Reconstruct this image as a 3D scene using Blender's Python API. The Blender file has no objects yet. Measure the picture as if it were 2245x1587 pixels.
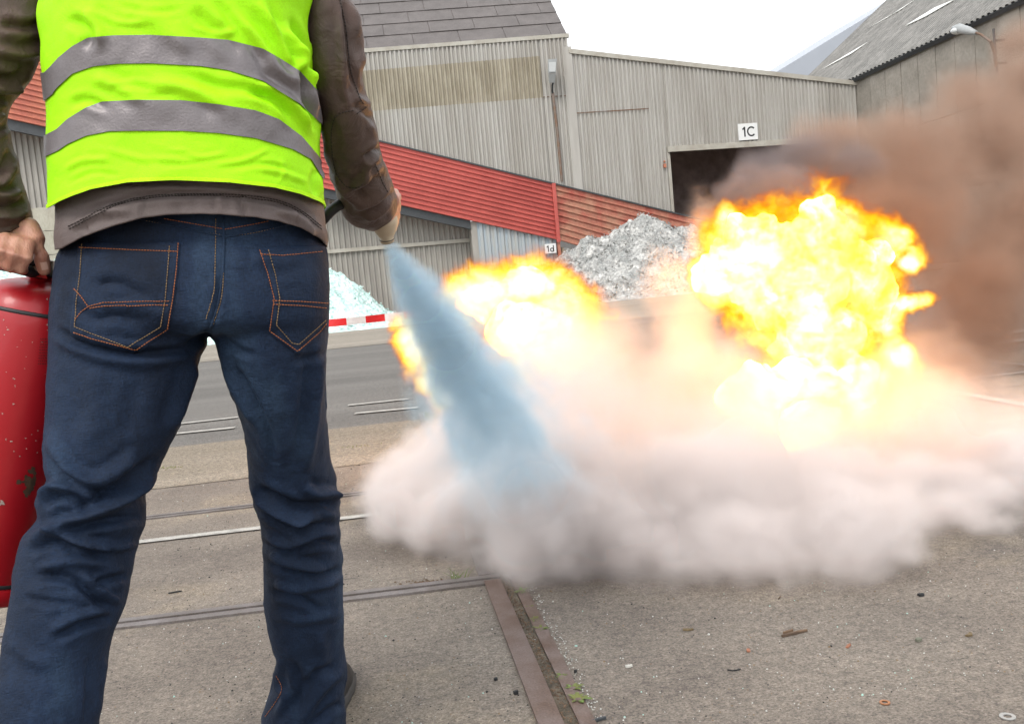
import bpy, bmesh, math, random
import numpy as np
from mathutils import Vector, Matrix, noise
from mathutils.bvhtree import BVHTree
rnd = random.Random(7)
sc = bpy.context.scene
COL = sc.collection

# ------------------------------------------------------------------ camera
W0, H0, F = 2245.0, 1587.0, 2000.0
EYE = Vector((0, 0, .915))
TH, PSI, RHO = math.radians(4.9), math.radians(8.43), math.atan(.093)
fw = Vector((math.sin(PSI) * math.cos(TH), math.cos(PSI) * math.cos(TH), -math.sin(TH)))
r0 = Vector((math.cos(PSI), -math.sin(PSI), 0))
u0 = r0.cross(fw)
rt = math.cos(RHO) * r0 - math.sin(RHO) * u0
up = math.sin(RHO) * r0 + math.cos(RHO) * u0
cam = bpy.data.cameras.new('camera')
cam.sensor_fit = 'HORIZONTAL'; cam.sensor_width = 36; cam.lens = F / W0 * 36
cam.clip_start = .05; cam.clip_end = 1500
cam.dof.use_dof = False
camo = bpy.data.objects.new('camera', cam); COL.objects.link(camo)
camo.matrix_world = Matrix((( rt.x, up.x, -fw.x, EYE.x), (rt.y, up.y, -fw.y, EYE.y), (rt.z, up.z, -fw.z, EYE.z), (0, 0, 0, 1)))
sc.camera = camo

# ------------------------------------------------------------------ world, sun, exposure
SUN_EL, SUN_AZ = math.radians(48), math.radians(215)      # azimuth clockwise from +Y: behind the camera, to its left
world = bpy.data.worlds.new('World'); sc.world = world; world.use_nodes = True
wn = world.node_tree; wn.nodes.clear()
sky = wn.nodes.new('ShaderNodeTexSky'); sky.sky_type = 'NISHITA'; sky.sun_disc = False
sky.sun_elevation = SUN_EL; sky.sun_rotation = SUN_AZ; sky.dust_density = 4; sky.air_density = 1.2
hs = wn.nodes.new('ShaderNodeHueSaturation'); hs.inputs['Saturation'].default_value = .22
mx = wn.nodes.new('ShaderNodeMix'); mx.data_type = 'RGBA'; mx.inputs[0].default_value = .8
mx.inputs[7].default_value = (8.6, 8.9, 9.2, 1)            # the even light of the cloud layer
bg = wn.nodes.new('ShaderNodeBackground'); bg.inputs[1].default_value = .1
wo = wn.nodes.new('ShaderNodeOutputWorld')
wn.links.new(sky.outputs[0], hs.inputs['Color']); wn.links.new(hs.outputs[0], mx.inputs[6])
wn.links.new(mx.outputs[2], bg.inputs[0]); wn.links.new(bg.outputs[0], wo.inputs[0])
sun = bpy.data.lights.new('sun', 'SUN'); sun.energy = .9; sun.angle = math.radians(20); sun.color = (1, .95, .88)
suno = bpy.data.objects.new('sun', sun); COL.objects.link(suno)
sd = Vector((math.sin(SUN_AZ) * math.cos(SUN_EL), math.cos(SUN_AZ) * math.cos(SUN_EL), math.sin(SUN_EL)))
suno.rotation_euler = sd.to_track_quat('Z', 'Y').to_euler()
vs = sc.view_settings
vs.view_transform = 'Standard'; vs.look = 'None'; vs.gamma = 1; vs.use_curve_mapping = False; vs.exposure = 1.0
cy = sc.cycles
cy.use_denoising = True; cy.use_adaptive_sampling = True; cy.adaptive_threshold = .03
cy.max_bounces = 7; cy.diffuse_bounces = 3; cy.glossy_bounces = 3; cy.volume_bounces = 4; cy.transparent_max_bounces = 12
cy.volume_step_rate = 3; cy.volume_max_steps = 256; cy.caustics_reflective = False; cy.caustics_refractive = False
cy.sample_clamp_indirect = 6

# ------------------------------------------------------------------ helpers
def P(px, py, Y):
    """the world point at depth Y (metres along the yard) seen at a place of the photograph"""
    d = fw * F + rt * (px - W0 / 2) + up * (H0 / 2 - py)
    return EYE + d * (Y / d.y)
def G(px, py, z=0.0):
    d = fw * F + rt * (px - W0 / 2) + up * (H0 / 2 - py)
    return EYE + d * ((z - EYE.z) / d.z)
RT, UP, FW = np.array(rt), np.array(up), np.array(fw)
def proj(V):
    d = np.asarray(V) - np.array(EYE)
    w = d @ FW
    return np.stack([W0 / 2 + F * (d @ RT) / w, H0 / 2 - F * (d @ UP) / w], -1)

def tag(o, label=None, cat=None, group=None, kind=None):
    for k, v in (('label', label), ('category', cat), ('group', group), ('kind', kind)):
        if v: o[k] = v
    return o
def place(o, parent):
    if parent is not None:
        o.parent = parent
        base = Vector((0, 0, 0)); p = parent
        while p is not None:
            base += p.location; p = p.parent
        o.location = o.location - base
    return o
def root(name, loc, *a, **k):
    o = bpy.data.objects.new(name, None); o.empty_display_size = .1
    COL.objects.link(o); o.location = loc
    return tag(o, *a, **k)
def mobj(name, verts, faces, mat, parent=None, smooth=False):
    me = bpy.data.meshes.new(name)
    me.from_pydata([tuple(v) for v in verts], [], [tuple(f) for f in faces])
    if mat: me.materials.append(mat)
    if smooth: me.polygons.foreach_set('use_smooth', [True] * len(me.polygons))
    me.update()
    o = bpy.data.objects.new(name, me); COL.objects.link(o)
    return place(o, parent)
class MB:
    """collects shapes for ONE mesh object"""
    def __init__(s): s.v = []; s.f = []
    def add(s, v, f):
        n = len(s.v); s.v += [tuple(a) for a in v]; s.f += [tuple(i + n for i in q) for q in f]
    def box(s, lo, hi):
        x0, y0, z0 = lo; x1, y1, z1 = hi
        s.hexa([(x0,y0,z0),(x1,y0,z0),(x1,y1,z0),(x0,y1,z0),(x0,y0,z1),(x1,y0,z1),(x1,y1,z1),(x0,y1,z1)])
    def hexa(s, p):
        s.add(p, [(0,3,2,1),(4,5,6,7),(0,1,5,4),(1,2,6,5),(2,3,7,6),(3,0,4,7)])
    def tube(s, pts, r, n=10, cap=True):
        pts = [Vector(p) for p in pts]; m = len(pts)
        rr = r if isinstance(r, (list, tuple)) else [r] * m
        V = []; Fc = []; ref = None
        for i, p in enumerate(pts):
            t = (pts[min(i + 1, m - 1)] - pts[max(i - 1, 0)]).normalized()
            if ref is None: ref = Vector((0, 0, 1)) if abs(t.z) < .9 else Vector((1, 0, 0))
            a = t.cross(ref).normalized(); b = t.cross(a).normalized(); ref = -b if False else ref
            for k in range(n):
                g = 2 * math.pi * k / n
                V.append(p + (a * math.cos(g) + b * math.sin(g)) * rr[i])
        for i in range(m - 1):
            for k in range(n):
                k2 = (k + 1) % n
                Fc.append((i*n+k, i*n+k2, (i+1)*n+k2, (i+1)*n+k))
        if cap: Fc += [tuple(range(n - 1, -1, -1)), tuple(range((m-1)*n, m*n))]
        s.add(V, Fc)
    def ell(s, c, r, nu=14, nv=9):
        V = []; Fc = []
        for j in range(1, nv):
            t = math.pi * j / nv
            for i in range(nu):
                g = 2 * math.pi * i / nu
                V.append((c[0]+r[0]*math.sin(t)*math.cos(g), c[1]+r[1]*math.sin(t)*math.sin(g), c[2]+r[2]*math.cos(t)))
        nn = len(V); V += [(c[0],c[1],c[2]+r[2]), (c[0],c[1],c[2]-r[2])]
        for j in range(nv - 2):
            for i in range(nu):
                i2 = (i + 1) % nu
                Fc.append((j*nu+i, (j+1)*nu+i, (j+1)*nu+i2, j*nu+i2))
        for i in range(nu):
            i2 = (i + 1) % nu
            Fc.append((nn, i, i2)); Fc.append((nn+1, (nv-2)*nu+i2, (nv-2)*nu+i))
        s.add(V, Fc)
    def obj(s, name, mat, parent=None, smooth=False):
        return mobj(name, s.v, s.f, mat, parent, smooth)
def catmull(K, n):
    """rows of numbers interpolated smoothly, n steps between two rows"""
    K = np.array(K, float); m = len(K); out = []
    for i in range(m - 1):
        p0, p1, p2, p3 = K[max(i-1, 0)], K[i], K[i+1], K[min(i+2, m-1)]
        for j in range(n):
            t = j / n
            out.append(.5*((2*p1)+(-p0+p2)*t+(2*p0-5*p1+4*p2-p3)*t*t+(-p0+3*p1-3*p2+p3)*t**3))
    out.append(K[-1]); return np.array(out)
def ring_grid(secs, nseg, sub):
    """secs: (left px, right px, depth Y, half thickness, exponent); returns rows x nseg x 3"""
    K = []
    for (L, R, Y, t, e) in secs:
        yl, yr = Y if isinstance(Y, tuple) else (Y, Y)
        a, b = P(L[0], L[1], yl), P(R[0], R[1], yr)
        K.append(list((a + b) / 2) + list((b - a) / 2) + [t, e])
    K = catmull(K, sub)
    C, A, T, E = K[:, :3], K[:, 3:6], K[:, 6], K[:, 7]
    tan = np.gradient(C, axis=0)
    B = np.cross(A, tan); B /= np.linalg.norm(B, axis=1)[:, None]
    B *= np.where(B[:, 1] < 0, -1, 1)[:, None]
    g = np.arange(nseg) * 2 * np.pi / nseg
    c, s_ = np.cos(g), np.sin(g)
    rows = []
    for i in range(len(K)):
        p = 2 / E[i]
        cc = np.sign(c) * np.abs(c) ** p; ss = np.sign(s_) * np.abs(s_) ** p
        rows.append(C[i] + cc[:, None] * A[i] + ss[:, None] * B[i] * T[i])
    return np.array(rows)
def add_grid(mb, Gd, cap=True):
    m, n = Gd.shape[:2]
    f = []
    for i in range(m - 1):
        for k in range(n):
            k2 = (k + 1) % n
            f.append((i*n+k, i*n+k2, (i+1)*n+k2, (i+1)*n+k))
    if cap: f += [tuple(range(n - 1, -1, -1)), tuple(range((m-1)*n, m*n))]
    mb.add(Gd.reshape(-1, 3), f)
def loft(mb, secs, nseg=40, sub=5): add_grid(mb, ring_grid(secs, nseg, sub))
def remesh(mb, voxel, smooth_it=6):
    me = bpy.data.meshes.new('raw'); me.from_pydata(mb.v, [], mb.f); me.update()
    bm = bmesh.new(); bm.from_mesh(me); bmesh.ops.recalc_face_normals(bm, faces=bm.faces); bm.to_mesh(me); bm.free()
    o = bpy.data.objects.new('raw', me); COL.objects.link(o)
    md = o.modifiers.new('r', 'REMESH'); md.mode = 'VOXEL'; md.voxel_size = voxel
    if smooth_it:
        ms = o.modifiers.new('s', 'SMOOTH'); ms.iterations = smooth_it; ms.factor = .5
    dg = bpy.context.evaluated_depsgraph_get()
    ev = o.evaluated_get(dg).to_mesh()
    V = np.empty(len(ev.vertices) * 3); ev.vertices.foreach_get('co', V); V = V.reshape(-1, 3)
    Fc = [tuple(p.vertices) for p in ev.polygons]
    N = np.empty(len(ev.vertices) * 3); ev.vertices.foreach_get('normal', N); N = N.reshape(-1, 3)
    o.evaluated_get(dg).to_mesh_clear()
    bpy.data.objects.remove(o); bpy.data.meshes.remove(me)
    return V, Fc, N
def facing(V, N):
    d = V - np.array(EYE); d /= np.linalg.norm(d, axis=1)[:, None]
    return -(d * N).sum(1)
def strokes(V, N, S):
    """folds: each a line across the cloth as (points, half width, height in mm); raises or sinks the cloth along it"""
    q = proj(V); fc = np.clip(facing(V, N) * 4 + .6, 0, 1)
    out = np.zeros(len(V))
    for (pts, w, amp) in S:
        K = catmull(pts, 6) if len(pts) > 2 else np.array(pts, float)
        L = len(K) - 1
        best = np.full(len(V), 1e9); par = np.zeros(len(V))
        near = (q[:, 0] > K[:, 0].min()-4*w) & (q[:, 0] < K[:, 0].max()+4*w) & (q[:, 1] > K[:, 1].min()-4*w) & (q[:, 1] < K[:, 1].max()+4*w)
        idx = np.nonzero(near)[0]
        if not len(idx): continue
        qq = q[idx]; bb = best[idx]; pp = par[idx]
        for i in range(L):
            a, b = K[i], K[i+1]; ab = b - a
            t = np.clip(((qq - a) @ ab) / (ab @ ab + 1e-9), 0, 1)
            d = np.linalg.norm(qq - a - t[:, None] * ab, axis=1)
            m = d < bb; bb[m] = d[m]; pp[m] = (i + t[m]) / L
        tap = np.clip(np.sin(np.pi * np.clip(pp, .02, .98)) * 1.6, 0, 1)
        x = bb / w
        out[idx] += amp * .001 * tap * (np.exp(-x*x) - .35*np.exp(-(x-1.9)**2)) * fc[idx]
    return out
def fbm(V, scale, octv=4, seed=0.0, stretch=(1, 1, 1)):
    """smooth cheap noise from sums of skewed sines, vectorised"""
    r = np.random.RandomState(int(seed * 10) + 3)
    X = V * np.array(stretch) * scale; out = np.zeros(len(V)); a = 1.0
    for o in range(octv):
        R = np.linalg.qr(r.randn(3, 3))[0]; ph = r.rand(6) * 6.28
        Y = X @ R
        W = Y + .8 * np.sin(Y[:, [1, 2, 0]] * 1.3 + ph[:3])
        out += a * np.sin(W[:, 0] + ph[3]) * np.sin(W[:, 1] + ph[4]) * np.sin(W[:, 2] + ph[5]) * 1.6
        X = X * 1.93; a *= .52
    return out

# ------------------------------------------------------------------ materials
def mat(name, col, rough=.7, metal=0.0, spec=.5, var=.0, vscale=8.0, bump=0.0, bscale=60.0, col2=None, fine=0.0, coat=0.0, stretch=(1, 1, 1)):
    """col mixed with col2 (or a darker col) by noise; optional fine grain and bump"""
    m = bpy.data.materials.new(name); m.use_nodes = True; nt = m.node_tree; b = nt.nodes['Principled BSDF']
    b.inputs['Roughness'].default_value = rough; b.inputs['Metallic'].default_value = metal
    b.inputs['Specular IOR Level'].default_value = spec; b.inputs['Coat Weight'].default_value = coat
    N, L = nt.nodes.new, nt.links.new
    tc = N('ShaderNodeTexCoord'); mp = N('ShaderNodeMapping'); mp.inputs['Scale'].default_value = stretch
    L(tc.outputs['Object'], mp.inputs[0])
    c2 = col2 if col2 else tuple(c * (1 - var) for c in col)
    n1 = N('ShaderNodeTexNoise'); n1.inputs['Scale'].default_value = vscale; n1.inputs['Detail'].default_value = 6
    n1.inputs['Roughness'].default_value = .6
    L(mp.outputs[0], n1.inputs['Vector'])
    cr = N('ShaderNodeValToRGB'); cr.color_ramp.elements[0].position = .36; cr.color_ramp.elements[1].position = .64
    cr.color_ramp.elements[0].color = (*c2, 1); cr.color_ramp.elements[1].color = (*col, 1)
    L(n1.outputs[0], cr.inputs[0])
    out = cr.outputs[0]
    if fine:
        n2 = N('ShaderNodeTexNoise'); n2.inputs['Scale'].default_value = bscale; n2.inputs['Detail'].default_value = 2
        L(mp.outputs[0], n2.inputs['Vector'])
        mr = N('ShaderNodeMapRange'); mr.inputs[1].default_value = .3; mr.inputs[2].default_value = .7
        mr.inputs[3].default_value = 1 - fine; mr.inputs[4].default_value = 1 + fine
        L(n2.outputs[0], mr.inputs[0])
        mm = N('ShaderNodeMix'); mm.data_type = 'RGBA'; mm.blend_type = 'MULTIPLY'; mm.inputs[0].default_value = 1
        L(out, mm.inputs[6]); L(mr.outputs[0], mm.inputs[7]); out = mm.outputs[2]
    L(out, b.inputs['Base Color'])
    if bump:
        nb = N('ShaderNodeTexNoise'); nb.inputs['Scale'].default_value = bscale; nb.inputs['Detail'].default_value = 4
        L(mp.outputs[0], nb.inputs['Vector'])
        bp = N('ShaderNodeBump'); bp.inputs['Strength'].default_value = 1; bp.inputs['Distance'].default_value = bump
        L(nb.outputs[0], bp.inputs['Height']); L(bp.outputs[0], b.inputs['Normal'])
    m['out'] = 0
    return m
def ground_mat(name, col, col2, speck=.5, sscale=160.0, patch=1.2, crack=False, streak=False, tint=None):
    m = bpy.data.materials.new(name); m.use_nodes = True; nt = m.node_tree; b = nt.nodes['Principled BSDF']
    b.inputs['Roughness'].default_value = .88; b.inputs['Specular IOR Level'].default_value = .3
    N, L = nt.nodes.new, nt.links.new
    tc = N('ShaderNodeTexCoord'); V = tc.outputs['Object']
    if streak:
        mp = N('ShaderNodeMapping'); mp.inputs['Scale'].default_value = (.12, 1, 1); L(V, mp.inputs[0]); VS = mp.outputs[0]
    else: VS = V
    def noi(s, d, v, r=.6):
        n = N('ShaderNodeTexNoise'); n.inputs['Scale'].default_value = s; n.inputs['Detail'].default_value = d; n.inputs['Roughness'].default_value = r
        L(v, n.inputs['Vector']); return n.outputs[0]
    def ramp(x, p0, c0, p1, c1):
        c = N('ShaderNodeValToRGB'); c.color_ramp.elements[0].position = p0; c.color_ramp.elements[1].position = p1
        c.color_ramp.elements[0].color = (*c0, 1); c.color_ramp.elements[1].color = (*c1, 1); L(x, c.inputs[0]); return c.outputs[0]
    def mix(f, a, bb, mode='MIX'):
        x = N('ShaderNodeMix'); x.data_type = 'RGBA'; x.blend_type = mode
        if isinstance(f, float): x.inputs[0].default_value = f
        else: L(f, x.inputs[0])
        for k, q in ((6, a), (7, bb)):
            if isinstance(q, tuple): x.inputs[k].default_value = (*q, 1)
            else: L(q, x.inputs[k])
        return x.outputs[2]
    base = ramp(noi(patch, 8, VS, .68), .38, col2, .62, col)
    if tint: base = mix(ramp(noi(.9, 5, V), .52, (0, 0, 0), .68, (1, 1, 1)), base, tint)
    g1 = ramp(noi(sscale, 3, V, .8), .30, (.45, .44, .43), .68, (1.62, 1.60, 1.55)); base = mix(1.0, base, g1, 'MULTIPLY')
    g2 = ramp(noi(sscale * .3, 5, V, .75), .30, (.62, .62, .62), .70, (1.42, 1.40, 1.36)); base = mix(1.0, base, g2, 'MULTIPLY')
    vo = N('ShaderNodeTexVoronoi'); vo.inputs['Scale'].default_value = 55; L(V, vo.inputs['Vector'])
    sp = ramp(vo.outputs['Distance'], .06, (1, 1, 1), .11, (0, 0, 0))
    wn_ = N('ShaderNodeTexWhiteNoise'); L(vo.outputs['Position'], wn_.inputs['Vector'])
    sel = ramp(wn_.outputs['Value'], .90, (0, 0, 0), .92, (1, 1, 1)); sel2 = ramp(wn_.outputs['Value'], .08, (1, 1, 1), .10, (0, 0, 0))
    mA = mix(1.0, sp, sel, 'MULTIPLY'); mB = mix(1.0, sp, sel2, 'MULTIPLY')
    base = mix(mA, base, (.42*speck+.2, .41*speck+.2, .38*speck+.2)); base = mix(mB, base, (.02, .02, .02))
    if crack:
        vc = N('ShaderNodeTexVoronoi'); vc.feature = 'DISTANCE_TO_EDGE'; vc.inputs['Scale'].default_value = .55
        wv = N('ShaderNodeVectorMath'); wv.operation = 'MULTIPLY_ADD'; nn = N('ShaderNodeTexNoise'); nn.inputs['Scale'].default_value = 3; nn.inputs['Detail'].default_value = 5
        L(V, nn.inputs['Vector']); L(nn.outputs['Color'], wv.inputs[0]); wv.inputs[1].default_value = (.35,)*3; L(V, wv.inputs[2]); L(wv.outputs[0], vc.inputs['Vector'])
        ck = ramp(vc.outputs[0], .0015, (1, 1, 1), .004, (0, 0, 0)); ms = ramp(noi(.6, 3, V), .55, (0, 0, 0), .6, (1, 1, 1))
        base = mix(mix(1.0, ck, ms, 'MULTIPLY'), base, (.035, .03, .028))
    L(base, b.inputs['Base Color'])
    bp = N('ShaderNodeBump'); bp.inputs['Distance'].default_value = .004; bp.inputs['Strength'].default_value = .8
    L(noi(sscale, 4, V, .8), bp.inputs['Height']); L(bp.outputs[0], b.inputs['Normal'])
    return m
M_ground = ground_mat('weathered_concrete', (.198, .172, .150), (.128, .110, .098), .6, 150, 1.3, crack=True, tint=(.25, .21, .16))
M_road = ground_mat('road_asphalt', (.150, .143, .137), (.108, .103, .099), .4, 120, .8, streak=True)
M_strip = ground_mat('pale_concrete', (.24, .21, .175), (.17, .145, .115), .7, 110, .9, streak=True)
M_apron = ground_mat('apron_concrete', (.26, .235, .205), (.2, .18, .155), .5, 90, .5, streak=True)
M_paint = mat('worn_road_paint', (.42, .40, .365), .8, var=.35, vscale=22, fine=.25, bscale=150)
M_rail = mat('rusty_rail_steel', (.17, .125, .11), .55, .35, var=.0, col2=(.12, .075, .055), vscale=9, fine=.2, bscale=220, bump=.0006)
M_railgrey = mat('grey_rail_steel', (.19, .17, .165), .5, .35, col2=(.13, .11, .10), vscale=9, fine=.2, bscale=220, bump=.0006)
M_dirt = ground_mat('dirt', (.11, .09, .07), (.06, .05, .038), .8, 180, 9)
M_clad = mat('grey_cladding', (.41, .392, .362), .55, .0, col2=(.335, .312, .28), vscale=1.5, fine=.04, bscale=6, stretch=(1, 1, .10))
M_clad2 = mat('grey_cladding_dull', (.36, .34, .305), .6, .0, col2=(.28, .26, .235), vscale=.8, fine=.03, bscale=6, stretch=(1, 1, .3))
M_trans = mat('aged_translucent_sheet', (.36, .32, .245), .5, .0, col2=(.25, .215, .155), vscale=1.4, fine=.06, bscale=7, stretch=(1, 1, .4))
M_slate = mat('dark_roof_sheet', (.138, .122, .117), .8, var=.22, vscale=1.5, fine=.12, bscale=14)
M_trim = mat('pale_trim', (.42, .40, .35), .5, col2=(.33, .30, .25), vscale=2)
M_red = mat('red_cladding', (.50, .10, .08), .5, col2=(.42, .075, .06), vscale=.7, fine=.07, bscale=9)
M_redold = mat('faded_rusty_red_cladding', (.36, .085, .06), .65, col2=(.42, .21, .14), vscale=1.3, fine=.12, bscale=7)
M_redor = mat('orange_cladding', (.50, .17, .10), .6, col2=(.42, .12, .08), vscale=1.2, fine=.1, bscale=8)  # more orange than the red sheets, for the left end of the band
M_darkbeam = mat('dark_steel', (.055, .06, .065), .5, .2, var=.2)
M_blue = mat('blue_grey_cladding', (.32, .38, .43), .5, col2=(.38, .38, .36), vscale=2.2, stretch=(2.5, 1, .15))
M_dark = mat('dark_interior', (.42, .33, .31), .9, var=.4, vscale=1.5)
M_sign = mat('white_sign', (.75, .75, .74), .4, var=.05)
M_black = mat('black_lettering', (.02, .02, .022), .5, var=.1)
M_block = mat('concrete_block', (.42, .385, .32), .85, col2=(.3, .265, .21), vscale=1.6, fine=.1, bscale=20, stretch=(1, 1, .4))
M_lamp = mat('grey_lamp_housing', (.35, .36, .36), .45, var=.1)
M_glass = mat('lamp_glass', (.6, .62, .62), .12, var=.05, coat=.5)
M_pole = mat('galvanised_pole', (.2, .17, .15), .6, .3, col2=(.18, .10, .06), vscale=2.5)
M_white = mat('white_roof_light', (.8, .8, .76), .4, var=.1, vscale=.6)
M_oldroof = mat('old_corrugated_roof', (.24, .23, .215), .85, col2=(.16, .155, .145), vscale=1.0, fine=.15, bscale=6)
M_bluroof = mat('smooth_blue_grey_roof', (.36, .385, .43), .5, var=.06, vscale=.3)
M_gable = mat('stained_wall_panel', (.32, .29, .25), .85, col2=(.22, .20, .17), vscale=.9, fine=.1, bscale=8)

# ------------------------------------------------------------------ ground
def sheet(name, pts, z, m, parent=None, kind='structure'):
    o = mobj(name, [(p[0], p[1], z) for p in pts], [tuple(range(len(pts)))], m, parent)
    if kind and parent is None: o['kind'] = kind
    return o
sheet('ground', [(-400, -60), (400, -60), (400, 500), (-400, 500)], 0, M_ground)
Y_S0, Y_S1, Y_R0, Y_R1 = 5.05, 6.58, 6.58, 17.4
sheet('road', [(-200, Y_R0), (200, Y_R0), (200, Y_R1), (-200, Y_R1)], .002, M_road)
sheet('pavement', [(-200, Y_S0), (200, Y_S0), (200, Y_S1), (-200, Y_S1)], .003, M_strip)
sheet('apron', [(-200, Y_R1), (200, Y_R1), (200, 46), (-200, 46)], .008, M_apron)
def line(p, q, w0, z, m, name='painted_line', grp=None, label=None):
    a, b = G(*p), G(*q); d = (b - a).normalized(); n = Vector((-d.y, d.x, 0)) * w0 / 2
    o = mobj(name, [(v.x, v.y, z) for v in (a - n, b - n, b + n, a + n)], [(0, 1, 2, 3)], m); o['kind'] = 'structure'
    return o
line((-60, 1232), (960, 1114), .055, .006, M_paint)
for p, q in (((280, 964), (515, 940)), ((290, 943), (522, 917)), ((763, 891), (896, 877)), ((778, 909), (917, 896)), ((953, 873), (1100, 857)), ((1000, 888), (1130, 874))):
    line(p, q, .085, .012, M_paint)
for p, q, w in (((2077, 861), (2300, 903), .07), ((2073, 785), (2280, 808), .06), ((2111, 766), (2260, 747), .16), ((2156, 741), (2300, 720), .2), ((2058, 842), (2290, 815), .05), ((2164, 934), (2290, 917), .04), ((2175, 980), (2290, 964), .06)):
    line(p, q, w, .016, M_paint)
# tyre-dark wheel tracks are part of the streaked asphalt; a kerb joint beside the road
def beam(name, p, q, w, h, m, parent=None, z0=0.0, seg=1):
    a, b = Vector(p), Vector(q); d = (b - a).normalized(); n = Vector((-d.y, d.x, 0)) * w / 2
    mb = MB(); mb.hexa([(v.x, v.y, z) for z in (z0, z0 + h) for v in (a - n, b - n, b + n, a + n)])
    return mb.obj(name, m, parent)
def gxy(px, py): g = G(px, py); return Vector((g.x, g.y, 0))
# rails set in the ground: each a top strip, a groove with dirt and a guard strip
def rail(p, q, wa, gap, wb, m, label, name='embedded_rail'):
    a, b = p, q; d = (b - a).normalized(); n = Vector((-d.y, d.x, 0))
    r = root(name, a, label, 'rail', 'steel rails set flush in the yard')
    n1 = n * (gap / 2 + wa / 2); n2 = -n * (gap / 2 + wb / 2)
    beam('rail_head', a + n1, b + n1, wa, .009, m, r)
    beam('guard_strip', a + n2, b + n2, wb, .007, m, r)
    s = beam('groove_dirt', a, b, gap - .002, .003, M_dirt, r); s['kind'] = 'stuff'
rl = lambda a, b: (gxy(*a), gxy(*b))
rail(*rl((-20, 1404), (1098, 1270)), .03, .012, .035, M_railgrey, 'near grooved steel rail running behind the legs across the yard')
rail(*rl((-20, 1176), (1000, 1059)), .022, .012, .022, M_railgrey, 'far thin steel rail running across the yard beyond the white line')
A0, B0 = gxy(1252, 1587), gxy(1108, 1272)
dd = (B0 - A0).normalized()
rail(A0 - dd * .6, B0, .052, .030, .034, M_rail, 'rusty wide steel rail running away from the camera, weeds in its groove')
A1, B1 = gxy(1108, 1272), gxy(938, 905)
rail(A1 + dd * .06, B1, .05, .05, .05, M_railgrey, 'far stretch of the grooved rail leading to the road, half under the powder')
beam('steel_plate', gxy(1118, 1262), gxy(1262, 1236), .06, .012, M_darkbeam)['kind'] = 'structure'

# ------------------------------------------------------------------ cladding builder
def clad(parent, O, e1, e2, length, lo, hi, m, pitch=.215, depth=.08, sheet_w=1.05, name='cladding_sheet', nrm=None):
    """corrugated sheets: ribs along e2, repeated along e1; lo(s), hi(s) give where a rib starts and ends"""
    O, e1, e2 = Vector(O), Vector(e1).normalized(), Vector(e2).normalized()
    n = nrm if nrm else e1.cross(e2).normalized()
    s = 0.0; k = 0
    prof = [(0, 0), (.28, 0), (.42, 1), (.78, 1), (.92, 0)]
    while s < length - 1e-4:
        w = min(sheet_w, length - s); V = []; Fc = []
        off = .0015 + (k % 2) * .004; cnt = 0
        xs = []
        j = 0
        while j * pitch < w - 1e-6:
            for (u, d) in prof:
                x = j * pitch + u * pitch
                if x < w: xs.append((x, d))
            j += 1
        xs.append((w + .02, 0))
        for x, d in xs:
            p = O + e1 * (s + x) + n * (d * depth + off)
            sx = min(s + x, length)
            V += [p + e2 * lo(sx), p + e2 * hi(sx)]
        for i in range(len(xs) - 1): Fc.append((2*i, 2*i+2, 2*i+3, 2*i+1))
        mobj(name, V, Fc, m, parent)
        s += sheet_w; k += 1
FY = 45.0
def FP(px, py, dy=0.0):
    p = P(px, py, FY + dy); return p
def lin(a, b):
    """height as a straight line through two facade points"""
    k = (b.z - a.z) / (b.x - a.x); return lambda X: a.z + k * (X - a.x)
# tall shed
band_top = lin(FP(835, 313), FP(1480, 470)); band_bot = lin(FP(862, 448), FP(1221, 527))
eave = lin(FP(800, 113), FP(1240, 80)); xR = FP(1243, 90).x; xL = FP(-500, 100).x
tall = root('tall_shed', (xL + 8, FY, 0), 'tall grey corrugated shed with a steep dark sheeted roof', 'shed')
tr_top = lin(FP(790, 157), FP(1182, 124)); tr_bot = lin(FP(820, 244), FP(1190, 215)); tr_x = FP(1187, 170).x
def rel(f, x0=None): return (lambda s: f(x0 + s))
nF = Vector((0, -1, 0))
clad(tall, (xL, FY, 0), (1,0,0), (0,0,1), tr_x - xL, rel(lambda X: max(tr_top(X), band_top(X) - .3), xL), rel(lambda X: max(eave(X), band_top(X) - .2), xL), M_clad, nrm=nF)
clad(tall, (xL, FY, 0), (1,0,0), (0,0,1), tr_x - xL, rel(lambda X: max(tr_bot(X), band_top(X) - .3), xL), rel(lambda X: max(tr_top(X), band_top(X) - .3), xL), M_trans, name='translucent_sheet', nrm=nF)
clad(tall, (xL, FY, 0), (1,0,0), (0,0,1), tr_x - xL, rel(lambda X: band_top(X) - .3, xL), rel(lambda X: max(tr_bot(X), band_top(X) - .3), xL), M_clad, nrm=nF)
clad(tall, (tr_x, FY, 0), (1,0,0), (0,0,1), xR - tr_x, rel(lambda X: band_top(X) - .3, tr_x), rel(eave, tr_x), M_clad, nrm=nF)
mb = MB()
ze0, ze1 = eave(xL), eave(xR)
mb.hexa([(xL, FY-.12, ze0-.08), (xR+.1, FY-.12, ze1-.08), (xR+.1, FY+.1, ze1-.08), (xL, FY+.1, ze0-.08), (xL, FY-.12, ze0+.1), (xR+.1, FY-.12, ze1+.1), (xR+.1, FY+.1, ze1+.1), (xL, FY+.1, ze0+.1)])
mb.obj('eaves_trim', M_trim, tall)
mb = MB(); mb.box((xR - .02, FY + .02, 0), (xR + .02, FY + 22, ze1 - .1)); mb.obj('side_wall', M_clad2, tall)
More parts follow.
